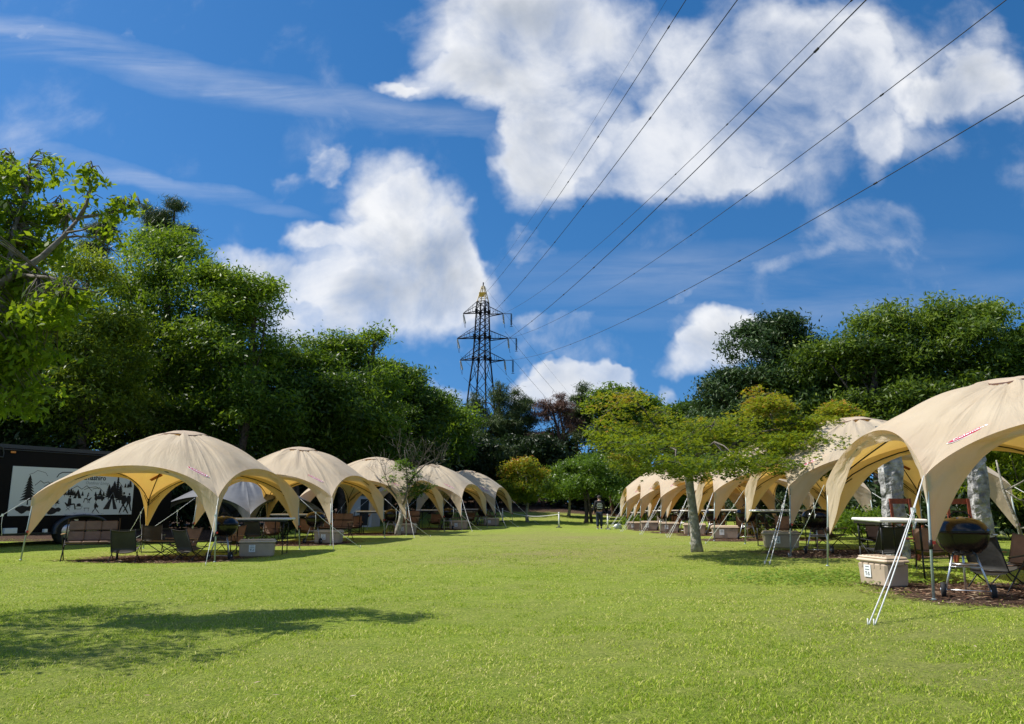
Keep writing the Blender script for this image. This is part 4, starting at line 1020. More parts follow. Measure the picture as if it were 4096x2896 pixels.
gLT='trees of the wood behind the left row'; gRT='trees of the wood behind the right row'
# left wood
tree('broadleaf_tree','dark tree behind the black trailer at the left edge','tree',(-19.80,31.20),[B(-60,1250,230,260,31.2),B(60,1500,280,260,31.2),B(-150,1600,250,300,31.2),B(120,1750,240,180,31.2)],29899,0.127,'dark',1,.2,group=gLT,clus=(16,.34))
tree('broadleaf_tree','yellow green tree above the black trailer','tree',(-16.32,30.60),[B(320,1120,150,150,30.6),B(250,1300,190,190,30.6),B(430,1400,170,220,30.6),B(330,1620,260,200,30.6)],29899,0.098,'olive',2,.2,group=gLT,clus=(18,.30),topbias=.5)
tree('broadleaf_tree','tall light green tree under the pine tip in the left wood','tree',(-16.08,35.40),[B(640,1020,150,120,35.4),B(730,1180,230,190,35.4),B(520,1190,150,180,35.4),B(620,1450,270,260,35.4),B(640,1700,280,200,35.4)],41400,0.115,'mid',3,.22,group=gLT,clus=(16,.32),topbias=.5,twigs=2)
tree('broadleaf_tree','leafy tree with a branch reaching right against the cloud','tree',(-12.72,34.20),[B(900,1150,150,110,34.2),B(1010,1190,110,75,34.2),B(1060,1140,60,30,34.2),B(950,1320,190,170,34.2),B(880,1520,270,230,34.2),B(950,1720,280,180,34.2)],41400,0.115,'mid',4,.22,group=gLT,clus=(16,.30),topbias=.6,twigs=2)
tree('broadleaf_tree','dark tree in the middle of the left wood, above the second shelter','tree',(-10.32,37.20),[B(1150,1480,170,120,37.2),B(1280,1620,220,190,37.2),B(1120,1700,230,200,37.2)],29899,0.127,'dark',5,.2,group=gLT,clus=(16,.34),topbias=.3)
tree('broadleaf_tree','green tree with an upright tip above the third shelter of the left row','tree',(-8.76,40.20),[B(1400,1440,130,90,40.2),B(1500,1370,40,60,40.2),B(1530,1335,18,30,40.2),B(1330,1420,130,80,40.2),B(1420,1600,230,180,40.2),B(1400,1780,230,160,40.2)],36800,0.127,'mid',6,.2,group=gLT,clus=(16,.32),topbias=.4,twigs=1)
tree('broadleaf_tree','dark green tree sloping down at the right side of the left wood','tree',(-7.20,45.60),[B(1590,1540,110,110,45.6),B(1660,1640,130,110,45.6),B(1600,1760,180,140,45.6)],25299,0.138,'dark',7,.2,group=gLT,clus=(16,.34),topbias=.4)
tree('broadleaf_tree','fresh green tree at the right end of the left wood','tree',(-5.28,51.60),[B(1710,1640,90,90,51.6),B(1800,1700,110,100,51.6),B(1740,1800,150,110,51.6)],20700,0.149,'mid',8,.2,group=gLT,clus=(16,.34),topbias=.4)
tree('broadleaf_tree','pale green broad tree behind the farthest shelter of the left row','tree',(-4.08,58.80),[B(1850,1860,110,80,58.8),B(1780,1910,110,70,58.8),B(1930,1920,100,80,58.8)],17250,0.149,'fresh',9,.18,group=gLT,clus=(14,.34),topbias=.4)
# dark second rank closing the left wood
q=random.Random(12)
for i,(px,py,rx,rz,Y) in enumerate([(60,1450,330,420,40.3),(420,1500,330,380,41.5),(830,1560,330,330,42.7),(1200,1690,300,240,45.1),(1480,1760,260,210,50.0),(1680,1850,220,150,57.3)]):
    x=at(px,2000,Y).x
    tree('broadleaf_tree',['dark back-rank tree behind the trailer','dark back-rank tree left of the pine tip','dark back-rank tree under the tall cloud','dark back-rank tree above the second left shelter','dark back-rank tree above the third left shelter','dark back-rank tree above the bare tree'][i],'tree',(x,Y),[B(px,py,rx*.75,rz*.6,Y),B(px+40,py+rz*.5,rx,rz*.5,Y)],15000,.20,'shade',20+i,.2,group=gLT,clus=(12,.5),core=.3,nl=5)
# pine tip
def pine(label,x,y,h,clumps,seed,mkey='pine',n=9000,leaf=.16,r0=.13,group='pines of the far wood',lean=0,needle=True):
    z=g1(x,y); root=empty('pine_tree',(x,y,z),0,label,'pine tree',group)
    lb=[((c[0]-x,c[1]-y,c[2]-z),rd) for c,rd in clumps]
    hi=max(lb,key=lambda b:b[0][2])
    mb=limbs((0,0,-.1),(hi[0][0],hi[0][1],hi[0][2]),lb,r0,'bark_p',seed=seed,nl=len(lb)*3,twigs=1); mb.build('trunk',['bark_p'],root)
    me=crown_mesh('crown',lb,n,leaf,mkey,seed,asp=.16,core=.25,clus=(22,.22),needle=True,droop=.0,shell=(.4,1.0)); o=bpy.data.objects.new('crown',me); COL.objects.link(o); o.parent=root
pine('dark pine whose tip stands above the left wood',-15.48,40.80,11,[B(640,900,65,55,40.8),B(700,830,28,60,40.8),B(590,860,30,50,40.8),B(740,930,40,25,40.8),B(690,960,60,30,40.8),B(610,960,60,35,40.8)],31,n=15000,leaf=.15,group=gLT)
pine('pine at the left edge of the pale cloud gap in the left wood',-17.04,43.20,10,[B(400,930,50,70,43.2),B(440,880,20,45,43.2),B(380,1000,60,40,43.2)],32,n=8000,leaf=.15,group=gLT)
# far pines in the middle
gP='pines in the middle distance'
pine('green pine in front of the power tower base',-1.3,60,8.5,[B(1960,1700,100,55,60),B(1900,1640,45,60,60),B(2010,1620,40,80,60),B(2000,1550,12,40,60),B(1985,1600,24,60,60),B(1920,1760,110,35,60),B(1900,1600,14,40,60),B(2020,1710,70,40,60)],41,n=15000,leaf=.24,r0=.2,group=gP)
pine('green pine just right of the power tower',.6,61,8.5,[B(2080,1650,60,50,61),B(2060,1590,14,50,61),B(2100,1610,16,50,61),B(2110,1690,50,40,61),B(2040,1740,90,35,61),B(2090,1770,60,30,61)],42,n=12000,leaf=.24,r0=.18,group=gP)
pine('low spreading pine under the green pines',-.3,57,6,[B(2010,1830,120,40,57),B(1960,1870,90,40,57),B(2060,1860,80,50,57)],43,n=9000,leaf=.24,r0=.14,group=gP)
pine('reddish brown dying pine with bare boughs',3.7,60,9,[B(2210,1640,75,50,60),B(2160,1670,50,40,60),B(2260,1650,50,50,60),B(2130,1760,70,30,60),B(2280,1700,60,40,60)],44,'deadpine',n=6000,leaf=.22,r0=.2,group=gP)
pine('brown sparse pine behind the dying pine',5.0,64,9,[B(2300,1680,60,40,64),B(2240,1600,25,40,64),B(2330,1740,60,40,64)],45,'deadpine',n=4200,leaf=.22,r0=.18,group=gP)
pine('tall slim pine left of the far round tree',5.9,63,11,[B(2330,1560,26,35,63),B(2310,1600,45,25,63),B(2360,1610,40,22,63),B(2320,1650,60,28,63),B(2360,1690,60,30,63),B(2330,1750,60,40,63)],46,n=9000,leaf=.22,r0=.2,group=gP)
gF='broadleaf trees beyond the lawn'
tree('broadleaf_tree','far green tree against the low white cloud','tree',(8.4,62),[B(2470,1590,80,45,62),B(2420,1650,90,80,62),B(2480,1760,120,110,62)],18000,.17,'mid',51,.2,group=gF,clus=(14,.4),twigs=1)
tree('broadleaf_tree','far round-topped tree left of the big right wood','tree',(10.6,63),[B(2570,1630,55,55,63),B(2590,1740,90,100,63)],13000,.17,'mid',52,.2,group=gF,clus=(14,.4))
tree('broadleaf_tree','low far tree in the dip left of the right wood','tree',(14.5,70),[B(2680,1680,70,45,70),B(2740,1660,60,50,70),B(2700,1780,120,90,70)],14000,.2,'dark',53,.2,group=gF,clus=(14,.4))
0 and tree('broadleaf_tree','dark tree behind the dying pine','tree',(3.5,68),[B(2200,1800,120,60,68),B(2320,1820,110,80,68)],12000,.2,'shade',54,.2,group=gF,clus=(14,.4))
tree('maple_tree','small yellow green maple just right of the left row','maple tree',(.92,46),[B(2095,1890,75,55,46),B(2060,1960,70,50,46),B(2140,1950,75,50,46),B(2090,1990,60,30,46)],9500,.10,'maple',55,.10,'bark',group=gF,clus=(12,.20),topbias=.7)
tree('broadleaf_tree','small green tree left of the walking person, thin pale trunk','tree',(3.6,50),[B(2260,1900,75,55,50),B(2240,1970,70,45,50),B(2310,1960,50,45,50)],9500,.11,'fresh',56,.10,'bark',group=gF,clus=(12,.24))
tree('broadleaf_tree','small green tree with twin dark trunks behind the walking person','tree',(4.35,46.2),[B(2370,1880,85,60,46.5),B(2420,1950,90,60,46.5),B(2330,1960,70,50,46.5)],12000,.10,'fresh',57,.12,'bark_d',group=gF,clus=(12,.24),base2=.35)
tree('maple_tree','orange tinted small maple behind the walking person','maple tree',(8.1,50),[B(2490,1870,75,45,50),B(2540,1930,80,50,50)],8500,.11,'maple',58,.11,'bark_d',group=gF,clus=(12,.22),topbias=.6)
tree('broadleaf_tree','small green tree behind the farthest right shelters','tree',(9.6,49),[B(2600,1950,90,70,49),B(2540,2010,80,60,49),B(2680,1930,80,70,49)],13000,.11,'fresh',59,.12,'bark_d',group=gF,clus=(12,.26))
tree('broadleaf_tree','green tree behind the maple trunk and far right shelters','tree',(12,50),[B(2790,1900,120,90,50),B(2740,1990,110,60,50)],13000,.13,'mid',60,.14,'bark_d',group=gF,clus=(12,.3))
# slim trunks in the far wood with small crowns
for i,(px,Y,h) in enumerate([(2172,57,5.2),(2130,60,5.5),(2452,52,4.6),(2205,62,5.8),(1800,55,5),(1900,56,5.2),(2020,58,5)]):
    x=at(px,2000,Y).x; z=g1(x,Y)
    tree('young_tree',['slim dark tree right of the small yellow green maple','slim dark tree behind the small maple','slim dark tree right of the walking person','slim dark tree behind the rope barrier','slim dark tree seen over the third left shelter','slim dark tree over the fourth left shelter','slim dark tree over the farthest left shelter'][i],'tree',(x,Y),[((x,Y,z+h*.75),(1.8,1.6,1.2)),((x+.8,Y+.3,z+h*.55),(1.3,1.2,.8))],6500,.15,'shade',70+i,.13,'bark_p',group='slim trees on the bank',clus=(12,.35))
# right wood
tree('glossy_evergreen_tree','round dark glossy evergreen at the left end of the right wood','tree',(11.2,36.5),[B(3060,1390,150,130,36.5),B(2910,1590,130,120,36.5),B(3100,1560,220,190,36.5),B(2960,1740,190,140,36.5),B(3110,1350,140,110,36.5)],46000,.105,'gloss',81,.25,group=gRT,clus=(16,.26),core=.1,droop=.6,nl=6)
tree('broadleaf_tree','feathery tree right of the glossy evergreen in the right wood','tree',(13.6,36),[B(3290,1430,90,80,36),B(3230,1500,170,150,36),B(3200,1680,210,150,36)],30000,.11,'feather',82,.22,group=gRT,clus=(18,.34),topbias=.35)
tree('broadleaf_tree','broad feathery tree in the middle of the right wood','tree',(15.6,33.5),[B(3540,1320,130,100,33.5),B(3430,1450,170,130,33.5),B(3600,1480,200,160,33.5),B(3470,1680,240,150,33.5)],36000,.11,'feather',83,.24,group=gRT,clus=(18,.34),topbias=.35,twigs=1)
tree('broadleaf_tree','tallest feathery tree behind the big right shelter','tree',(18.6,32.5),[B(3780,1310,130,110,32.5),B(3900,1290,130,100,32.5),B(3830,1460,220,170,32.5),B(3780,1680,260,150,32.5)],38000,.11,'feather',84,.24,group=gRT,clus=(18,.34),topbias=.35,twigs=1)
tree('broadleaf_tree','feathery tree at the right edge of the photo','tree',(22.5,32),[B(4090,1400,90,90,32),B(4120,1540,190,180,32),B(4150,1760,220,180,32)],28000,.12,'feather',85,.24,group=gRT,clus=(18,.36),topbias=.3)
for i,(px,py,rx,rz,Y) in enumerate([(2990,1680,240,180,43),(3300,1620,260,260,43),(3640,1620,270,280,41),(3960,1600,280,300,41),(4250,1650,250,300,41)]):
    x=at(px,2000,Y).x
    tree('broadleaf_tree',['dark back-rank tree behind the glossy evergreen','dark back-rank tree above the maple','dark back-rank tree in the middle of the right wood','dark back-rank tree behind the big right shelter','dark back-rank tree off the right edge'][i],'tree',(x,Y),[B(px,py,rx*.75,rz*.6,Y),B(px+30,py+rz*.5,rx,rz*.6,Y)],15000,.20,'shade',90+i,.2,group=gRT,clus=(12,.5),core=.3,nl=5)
# low shaded undergrowth closing the view under the crowns
def hedge(label,pts,h,n,seed,mkey='shade',leaf=.14,w=1.2):
    bl=[]
    for (x0,y0),(x1,y1) in zip(pts,pts[1:]):
        k=max(1,int(math.hypot(x1-x0,y1-y0)/1.6))
        for i in range(k):
            t=(i+.5)/k; x=x0+(x1-x0)*t; y=y0+(y1-y0)*t; hh=h*(.8+.4*random.Random(seed*100+i+int(x*7)).random()); bl.append(((x,y,g1(x,y)+hh*.45),(1.25,w,hh*.6)))
    me=crown_mesh('undergrowth',bl,n,leaf,mkey,seed,core=.35,clus=(12,.3),shell=(.5,1.05)); o=bpy.data.objects.new('undergrowth',me); COL.objects.link(o); tag(o,label,'undergrowth',kind='stuff')
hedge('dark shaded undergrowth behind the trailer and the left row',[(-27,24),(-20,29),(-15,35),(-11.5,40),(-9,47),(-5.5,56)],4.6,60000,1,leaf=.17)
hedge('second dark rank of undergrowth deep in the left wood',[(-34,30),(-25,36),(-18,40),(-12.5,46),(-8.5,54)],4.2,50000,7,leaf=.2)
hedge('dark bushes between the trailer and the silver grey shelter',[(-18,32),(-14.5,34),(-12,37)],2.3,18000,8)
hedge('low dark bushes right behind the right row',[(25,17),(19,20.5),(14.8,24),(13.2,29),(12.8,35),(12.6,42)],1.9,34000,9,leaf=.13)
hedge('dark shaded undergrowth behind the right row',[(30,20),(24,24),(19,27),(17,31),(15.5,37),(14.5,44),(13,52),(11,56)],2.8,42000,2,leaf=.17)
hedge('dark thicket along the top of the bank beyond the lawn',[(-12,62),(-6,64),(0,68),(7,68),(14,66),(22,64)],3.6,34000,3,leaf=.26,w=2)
hedge('dark thicket under the small trees beyond the lawn',[(-7,57),(-2,58),(4,58),(9,57),(14,56)],1.9,20000,6,leaf=.18)
hedge('lighter brush on the bank behind the farthest right shelters',[(8.2,55),(12,56),(15,53)],2.2,12000,4,'mid',.14)
def shrub(label,x,y,r,h,n,mkey,leaf,seed):
    z=g1(x,y); root=empty('shrub',(x,y,z),0,label,'shrub','shrubs near the right row')
    mb=MB(); q=random.Random(seed)
    for k in range(7): a=q.random()*6.28; mb.tube([(0,0,0),(math.cos(a)*r*.3,math.sin(a)*r*.3,h*.4),(math.cos(a)*r*.7,math.sin(a)*r*.7,h*.8)],[.02,.014,.006],5)
    mb.build('stem',['bark_d'],root)
    me=crown_mesh('crown',[((0,0,h*.55),(r,r,h*.5)),((r*.4,.1,h*.75),(r*.6,r*.6,h*.3))],n,leaf,mkey,seed,clus=(12,.16)); o=bpy.data.objects.new('crown',me); COL.objects.link(o); o.parent=root
shrub('leafy pale green shrub lit behind the big right shelter',14.2,21.5,2.3,3.6,12000,'olive',.10,5)
shrub('low dry shrub behind the second right shelter',9.0,20.2,1.0,.75,3500,'mid',.06,6)
shrub('small bush at the foot of the farthest right shelter',6.3,39.6,.8,.7,2500,'mid',.08,7)
shrub('low bush behind the second left shelter',-8.6,29.6,1.1,1.2,4000,'shade',.09,8)
# the maple in front of the right row
mx,my=4.03,17.2
MBL=[B(2440,1640,100,75,16.6),B(2390,1720,60,45,16.2),B(2480,1770,120,60,15.8),B(2560,1850,110,45,15.6),B(2600,1730,110,80,17),B(2700,1790,130,70,16.2),B(2760,1870,130,45,15.4),
     B(2790,1720,130,60,17.6),B(2930,1700,110,50,17.8),B(3030,1590,75,45,18.2),B(3070,1620,90,35,17.8),B(2990,1770,150,55,17.2),B(3120,1850,130,45,16.2),B(2930,1870,120,45,15.8),B(3190,1780,120,55,17),
     B(3350,1650,65,45,18),B(3290,1710,90,45,17.8),B(3370,1760,70,50,17.4),B(3260,1860,110,45,16.8),B(3370,1850,60,40,17),B(2520,1590,70,40,17),B(3420,1700,60,50,17.6),B(3340,1800,100,50,16.6),B(3180,1700,80,50,17.4),B(2700,1850,110,40,14.2),B(2950,1830,110,40,14.4),B(2560,1780,100,50,14.6),B(2640,1650,60,30,17.4)]
mz=g1(mx,my); root=empty('maple_tree',(mx,my,mz),0,'large yellow green maple with a pale trunk standing in front of the right row','maple tree')
lb=[((c[0]-mx,c[1]-my,c[2]-mz),(rd[0],rd[1]*1.45,rd[2])) for c,rd in MBL]
mb=MB(); q=random.Random(6)
tr=[Vector((0,0,-.05)),Vector((-.02,0,.25)),Vector((-.05,0,.8)),Vector((-.10,0,1.35)),Vector((-.13,0,1.78)),Vector((-.12,0,2.1))]
mb.tube(tr,[.145,.112,.098,.09,.095,.07],14); mtk=mb; mb=MB()
fork=tr[4]
mains=[(-1.5,-.5,2.5),(-.9,.2,2.9),(.6,.3,2.9),(1.5,.2,2.6),(2.0,.3,2.7),(1.9,-.4,2.1),(.2,-1.1,2.3),(-.8,-1.2,2.2)]
ends=[]
for k,e in enumerate(mains):
    e=Vector(e); s=fork+Vector((0,0,-.15+.25*q.random())); m1=s*.6+e*.4+Vector((q.random()-.5,q.random()-.5,.1-.25*q.random()))*.35; m2=s*.25+e*.75+Vector((q.random()-.5,q.random()-.5,q.random()-.5))*.25
    r0=.055+.02*q.random(); mb.tube([s,m1,m2,e],[r0,r0*.75,r0*.5,r0*.3],7); ends+= [m1,m2,e]
for c,rd in lb:
    c=Vector(c); s=min(ends,key=lambda p:(p-c).length); mb.tube([s,s*.5+c*.5+Vector((q.random()-.5,q.random()-.5,q.random()-.5))*.2,c],[.022,.015,.007],5)
    for w in range(5):
        e=c+Vector([(q.random()*2-1)*x for x in rd]); mb.tube([c,(c+e)/2+Vector((0,0,.04)),e],[.008,.006,.003],4)
mtk.build('trunk',['bark'],root); mb.build('branches',['bark_n'],root)
def star_leaves(C,sz,r,up=.6):
    # five-lobed leaves: centre fan of five narrow diamonds -> three crossing diamonds keeps the notched outline
    n=len(C); nrm=r.normal(size=(n,3)); nrm/=np.linalg.norm(nrm,axis=1)[:,None]; nrm=nrm*(1-up)+np.array([0,0,up]); nrm/=np.linalg.norm(nrm,axis=1)[:,None]
    a=r.normal(size=(n,3)); a-=nrm*(a*nrm).sum(1)[:,None]; a/=np.linalg.norm(a,axis=1)[:,None]; b=np.cross(nrm,a); Vs=[]
    for k,(ang,l) in enumerate(((0,1.),(1.05,.85),(-1.05,.85))):
        d=a*math.cos(ang)+b*math.sin(ang); w=np.cross(nrm,d); L=sz[:,None]*l
        Vs.append(np.stack([C-d*L*.35,C+w*L*.22+d*L*.2,C+d*L,C-w*L*.22+d*L*.2],1))
    V=np.concatenate(Vs,1).reshape(-1,3); return V,np.arange(len(V)).reshape(-1,4)
def maple_crown(lb,n,leaf,seed,mkey='maple'):
    r=np.random.default_rng(seed); vol=np.array([b[1][0]*b[1][1] for b in lb]); vol/=vol.sum(); per=12; per=16; nc=n//per
    w=r.choice(len(lb),nc,p=vol); Cn=np.array([b[0] for b in lb])[w]; Rd=np.array([b[1] for b in lb])[w]
    d=r.normal(size=(nc,3)); d/=np.linalg.norm(d,axis=1)[:,None]; cc=Cn+d*Rd*(.25+.85*r.random(nc)**.6)[:,None]
    off=r.normal(size=(nc,per,3))*np.array([.105,.105,.03]); off[:,:,2]-=np.linalg.norm(off[:,:,:2],axis=2)*.2
    P=(cc[:,None]+off).reshape(-1,3); m=len(P); V,Fq=star_leaves(P,leaf*(.7+.6*r.random(m)),r)
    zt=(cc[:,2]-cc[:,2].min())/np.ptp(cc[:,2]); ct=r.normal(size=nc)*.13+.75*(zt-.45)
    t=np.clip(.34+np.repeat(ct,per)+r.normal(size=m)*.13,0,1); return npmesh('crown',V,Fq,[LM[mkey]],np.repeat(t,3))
lbx=lb+[b for b in lb if b[0][0]>1.9]*2+[b for b in lb if b[0][0]>2.7]*2
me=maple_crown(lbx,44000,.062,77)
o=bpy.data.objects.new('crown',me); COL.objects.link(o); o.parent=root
# the nearly bare tree by the third left shelter
bx,by=-4.06,28.0; bz=g1(bx,by); root=empty('bare_tree',(bx,by,bz),0,'nearly bare forked young tree in front of the third left shelter','tree')
mb=MB(); q=random.Random(9); k=28/3077
def L(px,py,dy=0): p=at(px,py,28+dy); return Vector((p.x-bx,p.y-by,p.z-bz))
mb.tube([(0,0,-.05),(0,0,.2),L(1603,2080),L(1608,2030)],[.14,.105,.09,.08],10); mt=mb; mb=MB()
br=[[(1608,2030),(1585,1985),(1560,1955),(1520,1920),(1490,1890)],[(1608,2030),(1622,1990),(1630,1940),(1625,1870),(1618,1800)],[(1622,1990),(1670,1975),(1705,1950)],[(1630,1940),(1660,1900),(1700,1860),(1750,1830)],
    [(1560,1955),(1540,1900),(1525,1860)],[(1625,1870),(1600,1830),(1590,1790)],[(1640,1930),(1670,1870),(1690,1830)],[(1700,1860),(1740,1860),(1770,1850)],[(1660,1900),(1650,1850),(1660,1810)]]
for i,b_ in enumerate(br):
    pts=[L(px,py,(q.random()-.5)*.8*j) if j else L(px,py) for j,(px,py) in enumerate(b_)]; r0=.042 if i<4 else .018
    mb.tube(pts,[r0*(1-.75*j/(len(pts)-1)) for j in range(len(pts))],6)
    for w in range(9):
        s=pts[1+w%(len(pts)-1)]; e=s+Vector((q.random()*1.1-.5,q.random()-.5,.15+.75*q.random()))*.9; m1=(s+e)/2+Vector((q.random()-.5,0,q.random()-.5))*.15; mb.tube([s,m1,e],[.007,.005,.003],4)
        e2=m1+Vector((q.random()-.5,q.random()-.5,.3*q.random()+.1)); mb.tube([m1,e2],[.004,.002],3)
mt.build('trunk',['bark'],root); mb.build('branches',['bark_n'],root)
lb2=[(tuple(L(1570,1890)),(.25,.3,.5)),(tuple(L(1650,1960)),(.45,.4,.35)),(tuple(L(1610,1860)),(.2,.3,.3)),(tuple(L(1640,1900)),(.35,.4,.3)),(tuple(L(1700,1945)),(.3,.3,.15))]
me=maple_crown(lb2,2000,.07,78,'fresh'); o=bpy.data.objects.new('crown',me); COL.objects.link(o); o.parent=root
# near tree at the left edge, large drooping leaves; its trunk stands outside the frame
nx_,ny_=-6.9,7.4; nz_=g1(nx_,ny_); root=empty('dogwood_tree',(nx_,ny_,nz_),0,'near leafy tree reaching in from the left edge with large drooping leaves','tree')
mb=MB(); q=random.Random(14)
def Ln(px,py,Y): p=at(px,py,Y); return Vector((p.x-nx_,p.y-ny_,p.z-nz_))
mb.tube([(0,0,-.05),(.05,0,.6),(.1,0,1.2),(.25,0,1.7)],[.15,.12,.11,.10],10)
brs=[([Vector((.25,0,1.7)),Ln(-120,1230,7.4),Ln(30,1116,7.5),Ln(163,1032,7.6),Ln(250,950,7.7),Ln(310,880,7.8)],.055),([Ln(310,880,7.8),Ln(345,820,7.8),Ln(362,750,7.9),Ln(345,690,7.9),Ln(370,665,7.9)],.022),
 ([Ln(320,870,7.8),Ln(400,860,7.9),Ln(470,845,8.0),Ln(560,815,8.1)],.020),([Ln(270,930,7.7),Ln(330,920,7.6),Ln(400,890,7.6)],.014),([Ln(250,950,7.7),Ln(310,945,7.9),Ln(380,950,8.1),Ln(430,985,8.2)],.014),
 ([Ln(60,1100,7.5),Ln(200,1110,7.3),Ln(300,1150,7.2),Ln(390,1170,7.2)],.022),([Ln(300,890,7.8),Ln(260,840,8.2),Ln(240,780,8.4)],.018),([Ln(30,1116,7.5),Ln(60,900,8.0),Ln(110,760,8.3),Ln(120,640,8.5)],.035),
 ([Ln(110,760,8.3),Ln(60,680,8.5),Ln(40,590,8.6)],.016),([Ln(-60,1180,7.4),Ln(-80,950,7.8),Ln(-100,700,8.0)],.04),([Vector((.25,0,1.7)),Vector((-.2,-.4,2.6)),Vector((-.5,-.8,3.5))],.05),([Vector((.2,0,1.6)),Vector((.1,.7,2.4)),Vector((-.1,1.3,3.1))],.05),
 ([Vector((.2,0,1.6)),Vector((.6,-.7,2.3)),Vector((.9,-1.2,2.7))],.04)]
tw_=[]
for pts,r0 in brs:
    mb.tube(pts,[r0*(1-.7*j/(len(pts)-1)) for j in range(len(pts))],8)
    for a,b in zip(pts,pts[1:]):
        for t in np.linspace(0,1,4): tw_.append((a*(1-t)+b*t,r0))
NB=[B(60,700,110,75,8.3),B(200,650,45,50,8.5),B(10,640,80,60,8.5),B(60,850,160,100,8.2),B(-60,800,140,200,8),B(230,830,90,50,8.2),B(130,960,150,80,8),B(60,1130,180,110,7.7),B(270,1160,110,60,7.3),B(190,1220,150,70,7.3),B(30,1300,160,110,7.6),B(20,1440,120,110,7.8),B(-120,1050,180,200,7.6),
    B(500,800,50,28,8.1),B(440,830,50,35,8.0),B(380,690,30,30,7.9),B(345,740,22,30,7.9),B(430,920,50,25,8.2),B(330,800,40,20,7.9)]
lbn=[((c[0]-nx_,c[1]-ny_,c[2]-nz_),(rd[0],max(rd[1],.25),rd[2])) for c,rd in NB]
sh=[((.9,-1.3,2.9),(.8,.8,.35)),((-.2,-1.2,3.5),(.9,.9,.5)),((.2,.9,3.3),(.8,.9,.5)),((-.9,.2,3.9),(1.,1.,.7)),((.3,-.3,4.1),(1.0,1.0,.4)),((1.2,-.6,3.3),(.6,.8,.25)),((.4,-1.9,3.2),(.9,.7,.35)),((-.6,-2.2,3.9),(1.,.8,.5)),((.9,-2.0,2.6),(.6,.6,.25)),((1.5,-1.4,3.6),(.6,.6,.2))]
sh=[(c,rd) for c,rd in sh if True]
P=[];r=np.random.default_rng(15)
lbn+=[((c[0]-nx_,c[1]-ny_,c[2]-nz_),rd) for c,rd in [B(60,1560,140,100,7.8),B(-60,1380,150,160,7.6),B(120,1380,120,80,7.6),B(60,1000,160,80,8.2)]]
lall=[(b,1.) for b in lbn]+[(b,.3) for b in sh[:5]]+[(b,.55) for b in sh[6:]]
wts=np.array([b[1][0]*b[1][2]*k for b,k in lall])**.8; wts/=wts.sum(); nc=1900; w=r.choice(len(lall),nc,p=wts)
for i in w:
    c,rd=lall[i][0]; d=r.normal(size=3); d/=np.linalg.norm(d); cpt=np.array(c)+d*np.array(rd)*r.random()**.4
    cv=Vector(cpt); s=min(tw_,key=lambda t:(t[0]-cv).length)[0]
    if (s-cv).length<2.4: mid=(s+cv)/2+Vector((0,0,.05)); mb.tube([s,mid,cv],[.006,.005,.003],4)
    k=int(6+r.random()*5); 
    for j in range(k): P.append(cpt+np.array([r.normal()*.075,r.normal()*.075,-.03-.05*abs(r.normal())]))
P=np.array(P); 
V,Fq=leaf_quads(P,.042+.016*r.random(len(P)),.85,r,up=.35,droop=.9)
mb.build('trunk',['bark_n'],root)
me=npmesh('crown',V,Fq,[LM['near']],np.clip(.5+.22*r.normal(size=len(P)),0,1)); o=bpy.data.objects.new('crown',me); COL.objects.link(o); o.parent=root

